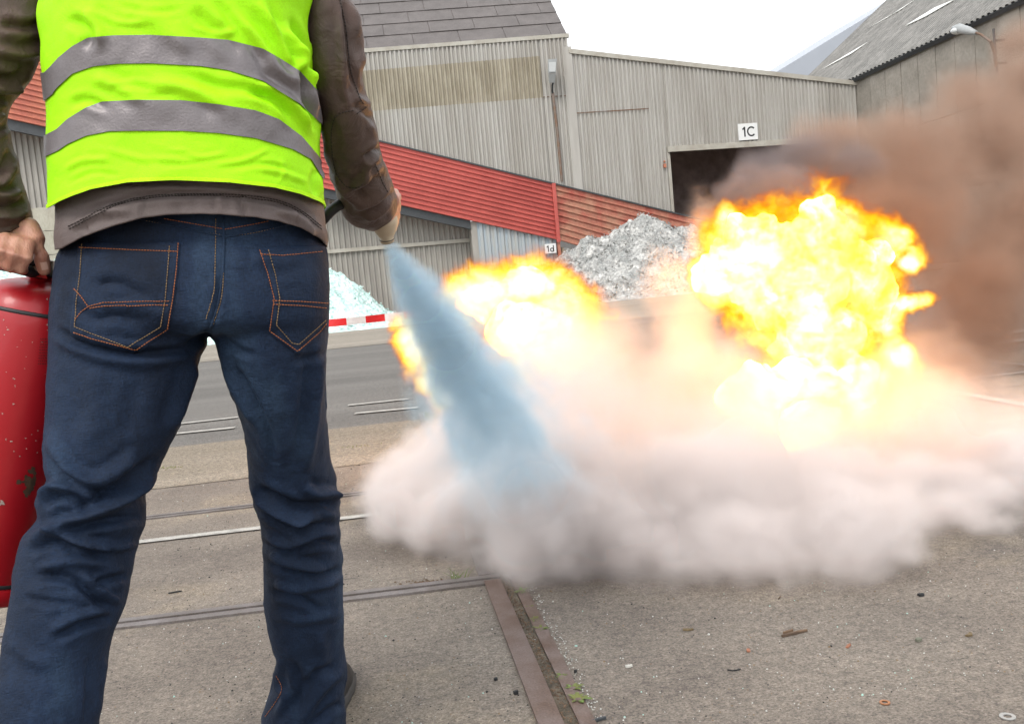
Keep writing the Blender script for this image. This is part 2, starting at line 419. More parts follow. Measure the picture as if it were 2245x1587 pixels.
# roof sheets, laid in courses
al = math.radians(41); ax = Vector((1, 0, (ze1 - ze0) / (xR - xL))).normalized(); us = Vector((0, math.cos(al), math.sin(al))).normalized()
nrm = ax.cross(us).normalized(); Lr = (xR - xL)
tw, th = 2.25, 1.22
tm = None
for c in range(9):
    x = -rnd.random() * tw * .8
    off = .55 * tw * (c % 2)
    k = 0; x = Lr + .05
    while x > 2:
        w = tw if not (k == 0) else (tw * (.35 + .6 * (c % 2)))
        o0 = Vector((xL, FY + .05, ze0 + .1)) + ax * (x - w) + us * (c * th)
        a, b, h = ax * (w - .022), us * (th + .07), nrm
        q0 = o0 + h * (.045); q1 = o0 + h * .0
        jit = rnd.uniform(-.006, .01)
        V = [q0 + h*jit, q0 + a + h*jit, q1 + a + b, q1 + b]
        V2 = [v - h * .03 for v in V]
        mobj('roof_sheet', V2 + V, [(0,3,2,1),(4,5,6,7),(0,1,5,4),(1,2,6,5),(2,3,7,6),(3,0,4,7)], M_slate, tall)
        x -= w; k += 1
mb = MB(); o0 = Vector((xL, FY + .05, ze0 + .0)); a = ax * Lr; b = us * th * 9.2
mb.hexa([o0 - nrm*.2, o0 + a - nrm*.2, o0 + a + b - nrm*.2, o0 + b - nrm*.2, o0, o0 + a, o0 + a + b, o0 + b]); mb.obj('roof_deck', M_dark, tall)

# lean-to with doorway
ext_top = lin(FP(1247, 113), FP(1862, 182)); xE0 = xR + .02; xE1 = 26.1
low = root('low_shed', (xE0 + 8, FY, 0), 'low grey corrugated shed with sloping eaves and an open dark doorway', 'shed')
door_l, door_top = FP(1466, 322).x, lin(FP(1466, 322), FP(1680, 309)); door_r = FP(1830, 400).x
zero = lambda s: 0.0
clad(low, (xE0, FY + .03, 0), (1,0,0), (0,0,1), door_l - xE0, rel(lambda X: band_top(X) - .3, xE0), rel(ext_top, xE0), M_clad, nrm=nF)
clad(low, (door_l, FY + .03, 0), (1,0,0), (0,0,1), door_r - door_l, rel(door_top, door_l), rel(ext_top, door_l), M_clad, nrm=nF)
clad(low, (door_r, FY + .03, 0), (1,0,0), (0,0,1), xE1 - door_r, zero, rel(ext_top, door_r), M_clad, nrm=nF)
mb = MB(); z0, z1 = ext_top(xE0), ext_top(xE1)
mb.hexa([(xE0, FY-.14, z0-.12), (xE1, FY-.14, z1-.12), (xE1, FY+9, z1-.12), (xE0, FY+9, z0-.12), (xE0, FY-.14, z0+.1), (xE1, FY-.14, z1+.1), (xE1, FY+9, z1+.1), (xE0, FY+9, z0+.1)])
mb.obj('roof', M_trim, low)
mb = MB(); za, zb = door_top(door_l), door_top(door_r)
mb.hexa([(door_l-.1, FY-.16, za-.28), (door_r+.1, FY-.16, zb-.28), (door_r+.1, FY+.02, zb-.28), (door_l-.1, FY+.02, za-.28), (door_l-.1, FY-.16, za), (door_r+.1, FY-.16, zb), (door_r+.1, FY+.02, zb), (door_l-.1, FY+.02, za)])
mb.obj('door_lintel', M_trim, low)
mb = MB(); mb.box((door_l - .12, FY - .04, 0), (door_l + .03, FY + .3, za - .29)); mb.obj('door_jamb', M_trim, low)
mb = MB(); mb.box((door_r - .03, FY - .04, 0), (door_r + .12, FY + .3, zb - .29)); mb.obj('door_jamb', M_trim, low)
mb = MB()
x0, x1, d = door_l - 4, door_r + 4, FY + 8.8
mb.add([(x0, FY+.1, .02), (x1, FY+.1, .02), (x1, d, .02), (x0, d, .02), (x0, d, 8), (x1, d, 8), (x0, FY+.1, 8), (x1, FY+.1, 8)], [(0,1,2,3), (3,2,5,4), (0,3,4,6), (2,1,7,5), (4,5,7,6)])
mb.obj('interior', M_dark, low)
mb = MB()
for i in range(5):
    xx = door_l + .6 + i * 1.2; mb.box((xx, FY + 6.5, 0), (xx + .12, FY + 6.6, 3.4 + .2 * (i % 2)))
mb.box((door_l + .3, FY + 6.4, 3.2), (door_l + 6, FY + 6.5, 3.45)); mb.box((door_l + 2.2, FY + 4, 0), (door_l + 4.4, FY + 5.5, 3.35))
mb.obj('storage_frame', M_clad2, low)
# panel joints and flashings
def fl(parent, x0, x1, f, h, m, name='flashing', dy=-.07):
    mb = MB(); a, b = f(x0), f(x1)
    mb.hexa([(x0, FY+dy, a-h), (x1, FY+dy, b-h), (x1, FY+dy+.03, b-h), (x0, FY+dy+.03, a-h), (x0, FY+dy, a), (x1, FY+dy, b), (x1, FY+dy+.03, b), (x0, FY+dy+.03, a)])
    return mb.obj(name, m, parent)
fl(tall, FP(1190,213).x, xR, lin(FP(1190, 213), FP(1246, 209)), .05, M_pole)
fl(low, FP(1262,248).x, FP(1421,238).x, lin(FP(1262, 248), FP(1421, 238)), .05, M_pole)
mb = MB(); mb.box((xR - .22, FY - .1, band_top(xR) - .2), (xR + .16, FY - .055, ext_top(xR) + .2)); mb.obj('corner_flashing', M_clad, tall)
c = FP(1456, 362); mb = MB(); mb.box((c.x-.06, FY-.16, c.z-.15), (c.x+.06, FY-.02, c.z+.04)); mb.ell((c.x, FY-.1, c.z+.16), (.05,.05,.06)); mb.obj('alarm_lamp', mat('orange_lens', (.45, .16, .09), .4), low)

# signs
def sign(px, py, wpx, hpx, text, label, Y=FY, dy=-.14, size=.6):
    c = P(px, py, Y + dy); k = Y / F; w, h = wpx * k, hpx * k
    s = root('sign', (c.x, Y + dy, c.z), label, 'sign', 'numbered door signs')
    mb = MB(); mb.box((c.x-w/2, Y+dy, c.z-h/2), (c.x+w/2, Y+dy+.03, c.z+h/2)); mb.obj('sign_board', M_sign, s)
    H_ = h * size; yy = Y + dy - .006; mb = MB(); st = H_ * .16
    def stroke(pts):      # flat letter stroke of even width
        n = len(pts); V = []
        for i in range(n):
            x0_, z0_ = pts[max(i-1, 0)]; x1_, z1_ = pts[min(i+1, n-1)]; l = math.hypot(x1_-x0_, z1_-z0_); nx_, nz_ = -(z1_-z0_)/l*st/2, (x1_-x0_)/l*st/2
            for s_ in (-1, 1):
                for y_ in (yy, yy + .005): V.append((c.x + pts[i][0] + nx_*s_, y_, c.z + pts[i][1] + nz_*s_))
        f = []
        for i in range(n - 1): a = 4*i; f += [(a, a+2, a+6, a+4), (a+1, a+5, a+7, a+3), (a, a+4, a+5, a+1), (a+2, a+3, a+7, a+6)]
        mb.add(V, f)
    x1c = -H_ * .36
    stroke([(x1c, -H_/2), (x1c, H_/2)]); stroke([(x1c - .24*H_, H_*.24), (x1c - .12*H_, H_*.30), (x1c + .02*H_, H_*.46)])
    if text[1] == 'C': stroke([(H_*.36 + H_*.40*math.cos(a_), H_*.43*math.sin(a_)) for a_ in [math.radians(42 + 276*i/22) for i in range(23)]])
    else: stroke([(H_*.22 + H_*.24*math.cos(a_), -H_*.22 + H_*.26*math.sin(a_)) for a_ in [math.radians(360*i/20) for i in range(21)]]); stroke([(H_*.48, -H_/2), (H_*.48, H_/2)])
    mb.obj('lettering', M_black, s)
sign(1640, 289, 46, 37, '1C', 'white sign reading 1C above the dark doorway')
sign(1207, 545, 25, 21, '1d', 'small white sign reading 1d below the red cladding', size=.66, dy=-.3)

# red cladding band (an inclined apron along the sheds)
xB0, xB1 = FP(-420, 0).x, FP(1760, 540).x
seamx = FP(1215, 450).x
redr = root('red_cladding_band', (seamx, FY - .2, 6), 'sloping band of red corrugated cladding across both sheds', 'cladding')
sl = Vector((1, 0, (band_top(1) - band_top(0)))).normalized(); pr = Vector((sl.z, 0, -sl.x))   # perpendicular, downward
def redband(x0, x1, m, thick, sheet):
    # ribs run along the slope; each sheet is a length of the band
    n = max(1, round((x1 - x0) / sheet)); dx = (x1 - x0) / n
    for i in range(n):
        a0, a1 = x0 + i * dx, x0 + (i + 1) * dx
        off = .004 * (i % 2)
        V = []; Fc = []; R = 9 if m is M_redold else 12
        prof = []
        for j in range(R):
            for (u, d) in ((0, 0), (.62, .0), (.74, 1), (.9, 1)): prof.append(((j + u) / R, d))
        prof.append((1, 0))
        for (t, d) in prof:
            for X in (a0, a1 + .03):
                zt, zb = band_top(X), band_bot(X) - (thick * max(0, X - seamx))
                V.append((X, FY - .2 - off - d * .09, zt + (zb - zt) * t))
        for q in range(len(prof) - 1): Fc.append((2*q, 2*q+2, 2*q+3, 2*q+1))
        mobj('red_sheet', V, Fc, m, redr)
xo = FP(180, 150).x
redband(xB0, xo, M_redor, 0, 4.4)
redband(xo, seamx, M_red, 0, 4.4)
redband(seamx, xB1, M_redold, .08, 3.4)
mb = MB(); pc = .12
mb.box((seamx - .09, FY - .36, band_bot(seamx) - .1), (seamx + .09, FY - .2, band_top(seamx) + .02)); mb.obj('seam_cover', M_red, redr)
mb = MB()
mb.hexa([(xB0, FY-.3, band_top(xB0)-.02), (xB1, FY-.3, band_top(xB1)-.02), (xB1, FY, band_top(xB1)-.02), (xB0, FY, band_top(xB0)-.02), (xB0, FY-.3, band_top(xB0)+.05), (xB1, FY-.3, band_top(xB1)+.05), (xB1, FY, band_top(xB1)+.05), (xB0, FY, band_top(xB0)+.05)])
mb.obj('top_flashing', M_darkbeam, redr)
# beam under the band, recessed wall, column, blue panel wall
lowr = root('under_wall', (0, FY, 0), 'recessed grey corrugated wall under the red band, with a mid rail and dark beam', 'wall')
xcol0, xcol1 = FP(1034, 520).x, FP(1047, 520).x
mb = MB(); f = lambda X: band_bot(X) + .05
mb.hexa([(xB0, FY-.1, f(xB0)-.55), (xcol0, FY-.1, f(xcol0)-.45), (xcol0, FY+.3, f(xcol0)-.45), (xB0, FY+.3, f(xB0)-.55), (xB0, FY-.1, f(xB0)), (xcol0, FY-.1, f(xcol0)), (xcol0, FY+.3, f(xcol0)), (xB0, FY+.3, f(xB0))])
mb.obj('edge_beam', M_darkbeam, lowr)
clad(lowr, (xB0, FY + 1.2, 0), (1,0,0), (0,0,1), xcol0 - xB0, zero, rel(lambda X: band_bot(X) + .3, xB0), M_clad2, nrm=nF, pitch=.26, sheet_w=1.04)
g = lin(P(720, 548, FY + 1.1), P(1030, 523, FY + 1.1))
mb = MB(); mb.hexa([(xB0, FY+1.0, g(xB0)-.18), (xcol0, FY+1.0, g(xcol0)-.18), (xcol0, FY+1.15, g(xcol0)-.18), (xB0, FY+1.15, g(xB0)-.18), (xB0, FY+1.0, g(xB0)), (xcol0, FY+1.0, g(xcol0)), (xcol0, FY+1.15, g(xcol0)), (xB0, FY+1.15, g(xB0))]); mb.obj('wall_rail', M_trim, lowr)
mb = MB(); mb.box((xcol0, FY - .05, 0), (xcol1, FY + 1.4, band_bot(xcol0) - .02)); mb.obj('column', M_clad2, lowr)
bw = root('blue_grey_wall', (xcol1 + 2, FY, 0), 'blue-grey corrugated wall below the red band, beside the small sign', 'wall')
clad(bw, (xcol1, FY - .02, 0), (1,0,0), (0,0,1), seamx - .05 - xcol1, zero, rel(lambda X: band_bot(X) + .1, xcol1), M_blue, nrm=nF, pitch=.34, sheet_w=1.02, depth=.07)
mb = MB(); mb.box((seamx - .06, FY - .25, 0), (seamx + .08, FY - .05, band_bot(seamx) - .1)); mb.obj('post', M_redold, bw)
clad(bw, (seamx + .1, FY - .02, 0), (1,0,0), (0,0,1), 9, zero, rel(lambda X: band_bot(X) - .3, seamx + .1), M_trans, nrm=nF)

# floodlight on a tall bracket at the shed corner
c = FP(1211, 150, -.8); b = FP(1213, 200, -.3); e = FP(1238, 400, -.2)
fl_ = root('floodlight', c, 'grey floodlight on a bent bracket with a rusty conduit by the shed corner', 'floodlight')
mb = MB(); mb.tube([FP(1213, 180, -.6), FP(1211, 188, -.45), FP(1211, 200, -.25), FP(1212, 206, -.15)], .05); mb.obj('bracket', M_darkbeam, fl_)
mb = MB(); mb.tube([FP(1212, 204, -.15), FP(1222, 290, -.15), FP(1232, 398, -.15)], .07); mb.obj('conduit', M_pole, fl_)
mb = MB(); k = FY / F
mb.hexa([FP(1202,162,-.9), FP(1219,162,-.9), FP(1219,158,-.45), FP(1202,158,-.45), FP(1201,131,-1.0), FP(1221,129,-1.0), FP(1219,133,-.5), FP(1203,134,-.5)]); mb.obj('housing', M_lamp, fl_)
mb = MB(); mb.hexa([FP(1204,158,-.98), FP(1218,158,-.98), FP(1218,158,-.91), FP(1204,158,-.91), FP(1203,137,-1.08), FP(1219,136,-1.08), FP(1219,136,-1.0), FP(1203,137,-1.0)]); mb.obj('lamp_glass', M_glass, fl_)
mb = MB(); mb.hexa([FP(1204,182,-.7), FP(1216,182,-.7), FP(1216,182,-.5), FP(1204,182,-.5), FP(1202,163,-.9), FP(1219,163,-.9), FP(1219,163,-.45), FP(1202,163,-.45)]); mb.obj('lamp_neck', M_lamp, fl_)

# right hall: side wall receding, tiled eaves, long roof with skylights
XW = 26.0
def XPt(px, py, X=XW):
    d = fw * F + rt * (px - W0 / 2) + up * (H0 / 2 - py)
    return EYE + d * ((X - EYE.x) / d.x)
e0, e1 = XPt(2245, 2), XPt(1862, 181)
ez = lambda Y: e0.z + (e1.z - e0.z) / (e1.y - e0.y) * (Y - e0.y)
hall = root('right_hall', (XW, 40, 0), 'long hall at the right with panelled wall and corrugated roof with pale skylights', 'hall')
ya, yb = 18.0, 56.0
pw = 1.35
k = 0; y = ya
while y < yb:
    y1 = min(y + pw, yb)
    for (za, zb_) in ((0, .33), (.33, .66), (.66, 1.0)):
        Z0, Z1 = ez(y) * za, ez(y1) * zb_ - .03
        V = [(XW + rnd.uniform(-.015, .015), a, b) for a, b in ((y + .02, Z0), (y1 - .02, Z0), (y1 - .02, Z1), (y + .02, Z1))]
        V2 = [(v[0] + .12, v[1], v[2]) for v in V]
        mobj('wall_panel', V2 + V, [(0,1,2,3),(7,6,5,4),(0,4,5,1),(1,5,6,2),(2,6,7,3),(3,7,4,0)], M_gable, hall)
    y = y1
mb = MB(); mb.box((XW + .13, ya, 0), (XW + .4, yb, 9.2)); mb.obj('wall_core', M_dark, hall)
rs = math.radians(38); RS = Vector((math.cos(rs), 0, math.sin(rs)))
eD = Vector((0, 1, (e1.z - e0.z) / (e1.y - e0.y))).normalized()
RO = Vector((XW - .22, ya, ez(ya) + .02))
clad(hall, RO, eD, RS, (yb - ya), lambda s: 0, lambda s: 16, M_oldroof, pitch=.35, depth=.07, sheet_w=1.4, name='roof_sheet', nrm=eD.cross(RS).normalized() * -1 if eD.cross(RS).z < 0 else eD.cross(RS).normalized())
rn = eD.cross(RS).normalized(); rn = rn if rn.z > 0 else -rn
mb = MB(); q = RO - RS * .05
mb.hexa([q - rn*.2, q + eD*(yb-ya) - rn*.2, q + eD*(yb-ya) + RS*.25 - rn*.2, q + RS*.25 - rn*.2, q - rn*.01, q + eD*(yb-ya) - rn*.01, q + eD*(yb-ya) + RS*.25 - rn*.01, q + RS*.25 - rn*.01]); mb.obj('eaves_board', M_darkbeam, hall)
def on_roof(px, py):
    d = (fw * F + rt * (px - W0 / 2) + up * (H0 / 2 - py)); t = (RO + rn * .1 - EYE).dot(rn) / d.dot(rn); return EYE + d * t
for quad in (((1802, 153), (1866, 119), (1902, 94), (1838, 132)), ((1985, 58), (2050, 18), (2094, 0), (2030, 37)), ((1905, 62), (1975, 22), (2010, -2), (1945, 40)), ((2120, -20), (2190, -60), (2230, -80), (2160, -40))):
    V = [on_roof(*p) for p in quad]; V2 = [v + rn * .03 for v in V]
    mobj('skylight', V + V2, [(0,3,2,1),(4,5,6,7),(0,1,5,4),(1,2,6,5),(2,3,7,6),(3,0,4,7)], M_white, hall)
# farther hall behind, smooth blue-grey roof
far = root('far_hall', (30, 75, 0), 'distant hall with a smooth pale blue-grey roof beyond the corrugated one', 'hall')
YB = 62
pts = [P(1690, 166, YB), P(1965, -2, YB), P(2140, -110, YB), P(2400, -110, YB), P(2400, 300, YB), P(1690, 300, YB)]
mb = MB(); n = len(pts); mb.add(pts + [v + Vector((0, 20, 0)) for v in pts], [tuple(range(n))[::-1], tuple(range(n, 2*n))] + [(i, (i+1) % n, (i+1) % n + n, i + n) for i in range(n)])
mb.obj('roof', M_bluroof, far)
mb = MB(); mb.box((pts[5].x + .3, YB + .3, 0), (pts[4].x - .3, YB + 19, pts[5].z)); mb.obj('wall', M_clad2, far)
# street lamp on the hall wall
XL_ = XW - .75
W_ = lambda x, y, dx=0.0: XPt(x, y, XL_ + dx)
lampr = root('wall_lamp', W_(2180, 130), 'pale wall lamp on a curved arm high on the right hall', 'lamp')
mb = MB(); mb.tube([W_(2184, 148, .3), W_(2181, 118, .2), W_(2172, 92), W_(2150, 76), W_(2128, 68)], [.07, .07, .06, .05, .05]); mb.obj('lamp_arm', M_pole, lampr)
mb = MB(); mb.tube([W_(2140, 73), W_(2122, 68), W_(2102, 63), W_(2089, 62)], [.09, .17, .2, .08], 12); mb.obj('lamp_head', M_lamp, lampr, True)
mb = MB(); c = W_(2100, 68); mb.ell(c, (.3, .26, .15)); mb.obj('lamp_bowl', M_glass, lampr, True)
mb = MB(); mb.tube([W_(2178, 64, .3), W_(2186, 160, .3)], .05); a = W_(2184, 140, .3); mb.tube([a, (XW, a.y, a.z)], .05); a = W_(2180, 90, .3); mb.tube([a, (XW, a.y, a.z)], .05); mb.obj('mounting_post', M_darkbeam, lampr)

# concrete block walls at the far left
blk = root('block_wall', P(100, 600, 38), 'pale concrete block wall at the far left between the arm and the body', 'wall')
c0 = P(62, 460, 38); xw = [P(62, 470, 38).x]
bz = .93
for j in range(7):
    z0 = j * bz; z1 = z0 + bz - .02
    if z0 > c0.z: break
    for i in range(-3, 4):
        a = xw[0] + i * 1.14; b = a + 1.12
        y0 = 38 + (i % 2) * .03
        mb = MB(); mb.box((a, y0 + (.5 if i < 1 else 0), z0), (b, y0 + 1.2, z1 - (.3 if (j == 5 and i > 1) else 0)))
        mb.obj('block', M_block, blk)

# ------------------------------------------------------------------ cullet heaps
def heap_mat(name, c1, c2, c3):
    m = bpy.data.materials.new(name); m.use_nodes = True; nt = m.node_tree; b = nt.nodes['Principled BSDF']
    b.inputs['Roughness'].default_value = .35
    N, L = nt.nodes.new, nt.links.new
    tc = N('ShaderNodeTexCoord'); vo = N('ShaderNodeTexVoronoi'); vo.inputs['Scale'].default_value = 13; L(tc.outputs['Object'], vo.inputs['Vector'])
    n = N('ShaderNodeTexNoise'); n.inputs['Scale'].default_value = 1.6; n.inputs['Detail'].default_value = 9; n.inputs['Roughness'].default_value = .75; L(tc.outputs['Object'], n.inputs['Vector'])
    cr = N('ShaderNodeValToRGB'); e = cr.color_ramp.elements; e[0].position = .36; e[0].color = (*c1, 1); e[1].position = .64; e[1].color = (*c3, 1)
    x = e.new(.5); x.color = (*c2, 1); L(n.outputs[0], cr.inputs[0])
    wn_ = N('ShaderNodeSeparateColor'); L(vo.outputs['Color'], wn_.inputs[0])
    mr = N('ShaderNodeMapRange'); mr.inputs[3].default_value = .7; mr.inputs[4].default_value = 1.3; L(wn_.outputs[0], mr.inputs[0])
    mm = N('ShaderNodeMix'); mm.data_type = 'RGBA'; mm.blend_type = 'MULTIPLY'; mm.inputs[0].default_value = 1; L(cr.outputs[0], mm.inputs[6]); L(mr.outputs[0], mm.inputs[7])
    L(mm.outputs[2], b.inputs['Base Color'])
    bp = N('ShaderNodeBump'); bp.inputs['Distance'].default_value = .12; L(wn_.outputs[1], bp.inputs['Height']); L(bp.outputs[0], b.inputs['Normal'])
    return m
M_teal = heap_mat('teal_glass_cullet', (.40, .58, .55), (.58, .76, .72), (.82, .90, .87))
M_grey = heap_mat('grey_glass_cullet', (.24, .25, .24), (.33, .325, .31), (.54, .53, .505))
def heap(name, x0, x1, y0, y1, hf, m, label, cat, step=.11):
    nx, ny = int((x1 - x0) / step), int((y1 - y0) / step)
    xs, ys = np.meshgrid(np.linspace(x0, x1, nx), np.linspace(y0, y1, ny))
    z = hf(xs, ys)
    V = np.stack([xs, ys, z], -1).reshape(-1, 3)
    nn = fbm(V * [1, 1, 0], 1.6, 5, 1) * .16 + fbm(V * [1, 1, 0], 9, 3, 2) * .05
    r = np.random.RandomState(5); nn += r.randn(len(V)) * .022
    V[:, 2] += nn * np.clip(V[:, 2] / .5, 0, 1)
    V[:, 2] = np.where(z.reshape(-1) <= 0, -.05, V[:, 2])
    f = [(j*nx+i, j*nx+i+1, (j+1)*nx+i+1, (j+1)*nx+i) for j in range(ny-1) for i in range(nx-1)]
    o = mobj(name, V, f, m); tag(o, label, cat)
    # loose shards lying on the slope that faces the yard
    r2 = np.random.RandomState(9); SV = []; SF = []; G2 = V.reshape(ny, nx, 3); kk = 0
    while kk < 5200:
        j, i = r2.randint(0, int(ny * .62)), r2.randint(0, nx); p = G2[j, i]
        if z[j, i] <= .04: kk += .2; continue
        kk += 1; a = r2.rand() * 6.28; sz = r2.uniform(.03, .11); t = r2.randn(3) * .5 + [math.cos(a), .2, math.sin(a)]; t /= np.linalg.norm(t); b_ = np.cross(t, r2.randn(3)); b_ /= np.linalg.norm(b_) + 1e-9
        q = p + [0, -.02, .02] + r2.randn(3) * .03; n = len(SV)
        SV += [q - t * sz, q + b_ * sz * r2.uniform(.3, .8), q + t * sz * r2.uniform(.6, 1), q - b_ * sz * r2.uniform(.2, .6)]; SF.append((n, n+1, n+2, n+3))
    sh = mobj('loose_shards', SV, SF, m, o); sh['kind'] = 'stuff'
    return o
# long teal heap: ridge height along x read from the photograph
tY = 33.0
rx = [P(p, q, tY) for p, q in ((-300, 560), (-60, 575), (40, 590), (200, 560), (420, 545), (600, 560), (720, 602), (790, 640), (850, 680))]
RX = np.array([p.x for p in rx]); RZ = np.array([p.z for p in rx])
def teal_h(x, y):
    r = np.interp(x, RX, RZ, right=0); r = np.where(x > RX[-1], RZ[-1] - (x - RX[-1]) * .5, r)
    front = (y - 25.9) / (tY - 25.9); back = 1 - (y - tY) / 8
    return r * np.clip(np.minimum(front, back), -.2, 1)
heap('cullet_heap', RX[0], 4.5, 25, 41, teal_h, M_teal, 'long heap of pale teal crushed glass behind the striped tape', 'glass heap')
gY = 36.0
rx2 = [P(p, q, gY) for p, q in ((1150, 650), (1212, 582), (1262, 542), (1330, 505), (1400, 482), (1430, 484), (1480, 500), (1560, 520), (1700, 560), (1850, 640))]
GX = np.array([p.x for p in rx2]); GZ = np.array([p.z for p in rx2])
def grey_h(x, y):
    r = np.interp(x, GX, GZ, left=0, right=0)
    return r * np.clip(np.minimum((y - 29.5) / (gY - 29.5), 1 - (y - gY) / 7), -.2, 1)
heap('cullet_heap', GX[0], GX[-1], 29, 43, grey_h, M_grey, 'grey and white heap of crushed glass below the end of the red cladding', 'glass heap', .09)

# ------------------------------------------------------------------ barrier tape
M_tr = mat('red_tape', (.62, .02, .025), .35, var=.1); M_tw = mat('white_tape', (.75, .75, .75), .35, col2=(.6, .6, .62), vscale=30)
ta, tb = P(230, 742, 9.4), P(1130, 661, 9.4)
tape = root('barrier_tape', (ta + tb) / 2, 'red and white striped barrier tape stretched across the road', 'tape')
L_ = (tb - ta).length; nblk = int(L_ / .19); 
for i in range(nblk):
    V = []; 
    for j in range(5):
        t = (i + j / 4) / nblk; p = ta.lerp(tb, t); p = p + Vector((0, .006 * math.sin(t * 40), -.05 * math.sin(math.pi * t)))
        tw_ = .010 * math.sin(t * 23)
        V += [p + Vector((0, tw_, -.037)), p + Vector((0, -tw_, .037))]
    mobj('red_stripe' if i % 2 else 'white_stripe', V, [(2*j, 2*j+2, 2*j+3, 2*j+1) for j in range(4)], M_tr if i % 2 else M_tw, tape)
mb = MB(); mb.tube([(ta.x, ta.y, 0), (ta.x, ta.y, ta.z + .06)], .02)
tag(mb.obj('tape_post', M_darkbeam), 'thin dark post holding the tape behind the legs', 'post', 'posts holding the barrier tape')
mb = MB(); mb.tube([(tb.x, tb.y, 0), (tb.x, tb.y, tb.z + .06)], .02)
tag(mb.obj('tape_post', M_darkbeam), 'thin dark post holding the tape behind the flames', 'post', 'posts holding the barrier tape')

# ------------------------------------------------------------------ the man
def tex_cloth(name, base, base2, rough, weave=900.0, fade=None, vs_=3.0, stretch=(1, 1, 1), bump=.0008, sheen=0.0, wr=0.0):
    m = bpy.data.materials.new(name); m.use_nodes = True; nt = m.node_tree; b = nt.nodes['Principled BSDF']
    b.inputs['Roughness'].default_value = rough; b.inputs['Specular IOR Level'].default_value = .3; b.inputs['Sheen Weight'].default_value = sheen
    N, L = nt.nodes.new, nt.links.new
    tc = N('ShaderNodeTexCoord'); mp = N('ShaderNodeMapping'); mp.inputs['Scale'].default_value = stretch; L(tc.outputs['Object'], mp.inputs[0])
    n = N('ShaderNodeTexNoise'); n.inputs['Scale'].default_value = vs_; n.inputs['Detail'].default_value = 7; n.inputs['Roughness'].default_value = .62; L(mp.outputs[0], n.inputs['Vector'])
    cr = N('ShaderNodeValToRGB'); e = cr.color_ramp.elements; e[0].position = .34; e[0].color = (*base2, 1); e[1].position = .56; e[1].color = (*base, 1)
    if fade: x = e.new(.73); x.color = (*fade, 1)
    L(n.outputs[0], cr.inputs[0])
    m2 = N('ShaderNodeMapping'); m2.inputs['Scale'].default_value = (1, 1, .22); L(tc.outputs['Object'], m2.inputs[0])
    n2 = N('ShaderNodeTexNoise'); n2.inputs['Scale'].default_value = weave; n2.inputs['Detail'].default_value = 2; L(m2.outputs[0], n2.inputs['Vector'])
    m3 = N('ShaderNodeMapping'); m3.inputs['Scale'].default_value = (.25, .25, 1); L(tc.outputs['Object'], m3.inputs[0])
    n3 = N('ShaderNodeTexNoise'); n3.inputs['Scale'].default_value = weave; n3.inputs['Detail'].default_value = 2; L(m3.outputs[0], n3.inputs['Vector'])
    ad = N('ShaderNodeMath'); ad.operation = 'ADD'; L(n2.outputs[0], ad.inputs[0]); L(n3.outputs[0], ad.inputs[1])
    mr = N('ShaderNodeMapRange'); mr.inputs[1].default_value = .7; mr.inputs[2].default_value = 1.3; mr.inputs[3].default_value = .72; mr.inputs[4].default_value = 1.34; L(ad.outputs[0], mr.inputs[0])
    mm = N('ShaderNodeMix'); mm.data_type = 'RGBA'; mm.blend_type = 'MULTIPLY'; mm.inputs[0].default_value = sheen_w if (sheen_w := (1.0 if weave < 1000 else .35)) else 0
    L(cr.outputs[0], mm.inputs[6]); L(mr.outputs[0], mm.inputs[7]); L(mm.outputs[2], b.inputs['Base Color'])
    bp = N('ShaderNodeBump'); bp.inputs['Distance'].default_value = bump; L(ad.outputs[0], bp.inputs['Height'])
    if wr:
        n4 = N('ShaderNodeTexNoise'); n4.inputs['Scale'].default_value = 26; n4.inputs['Detail'].default_value = 5; n4.inputs['Distortion'].default_value = .9; L(tc.outputs['Object'], n4.inputs['Vector'])
        b2 = N('ShaderNodeBump'); b2.inputs['Distance'].default_value = wr; L(n4.outputs[0], b2.inputs['Height']); L(bp.outputs[0], b2.inputs['Normal']); L(b2.outputs[0], b.inputs['Normal'])
    else: L(bp.outputs[0], b.inputs['Normal'])
    return m
M_denim = tex_cloth('dark_blue_denim', (.0072, .018, .044), (.0027, .007, .0185), .8, 520, fade=(.022, .044, .082), vs_=6.0, stretch=(1, 1, .35), sheen=0, wr=.004)
M_jacket = tex_cloth('brown_grey_jacket', (.145, .115, .11), (.105, .083, .078), .6, 1500, vs_=5, bump=.0004, wr=.004)
M_sleeve = tex_cloth('brown_sleeve', (.105, .066, .054), (.055, .037, .028), .5, 1500, vs_=6, bump=.0004, wr=.006)
M_vest = tex_cloth('fluorescent_yellow_vest', (.385, .86, .0), (.35, .79, .0), .65, 1400, vs_=3, bump=.0004, wr=.002)
M_piping = tex_cloth('vest_binding', (.52, 1.0, .0), (.48, .95, .0), .55, 1400)
M_reflect = mat('retroreflective_strip', (.19, .17, .175), .42, .35, col2=(.165, .148, .15), vscale=14, fine=.05, bscale=300, bump=.0006)
M_thread = mat('orange_thread', (.42, .13, .035), .7, var=.25, vscale=60)
M_thread2 = mat('tan_thread', (.30, .19, .085), .7, var=.3, vscale=60)
M_threadj = mat('dark_thread', (.035, .026, .022), .8, var=.2)
M_shoe = mat('black_shoe_leather', (.018, .016, .016), .45, var=.3, bump=.0008, bscale=90)
M_lace = mat('pale_lace', (.5, .47, .42), .8, var=.2)
M_sole = mat('dark_rubber_sole', (.05, .045, .042), .8, var=.2)
M_hair = mat('dark_brown_hair', (.035, .022, .014), .6, var=.4, vscale=60, bump=.002, bscale=200)
M_skin = bpy.data.materials.new('skin'); M_skin.use_nodes = True
_b = M_skin.node_tree.nodes['Principled BSDF']; _n = M_skin.node_tree.nodes.new('ShaderNodeTexNoise'); _n.inputs['Scale'].default_value = 45; _n.inputs['Detail'].default_value = 6
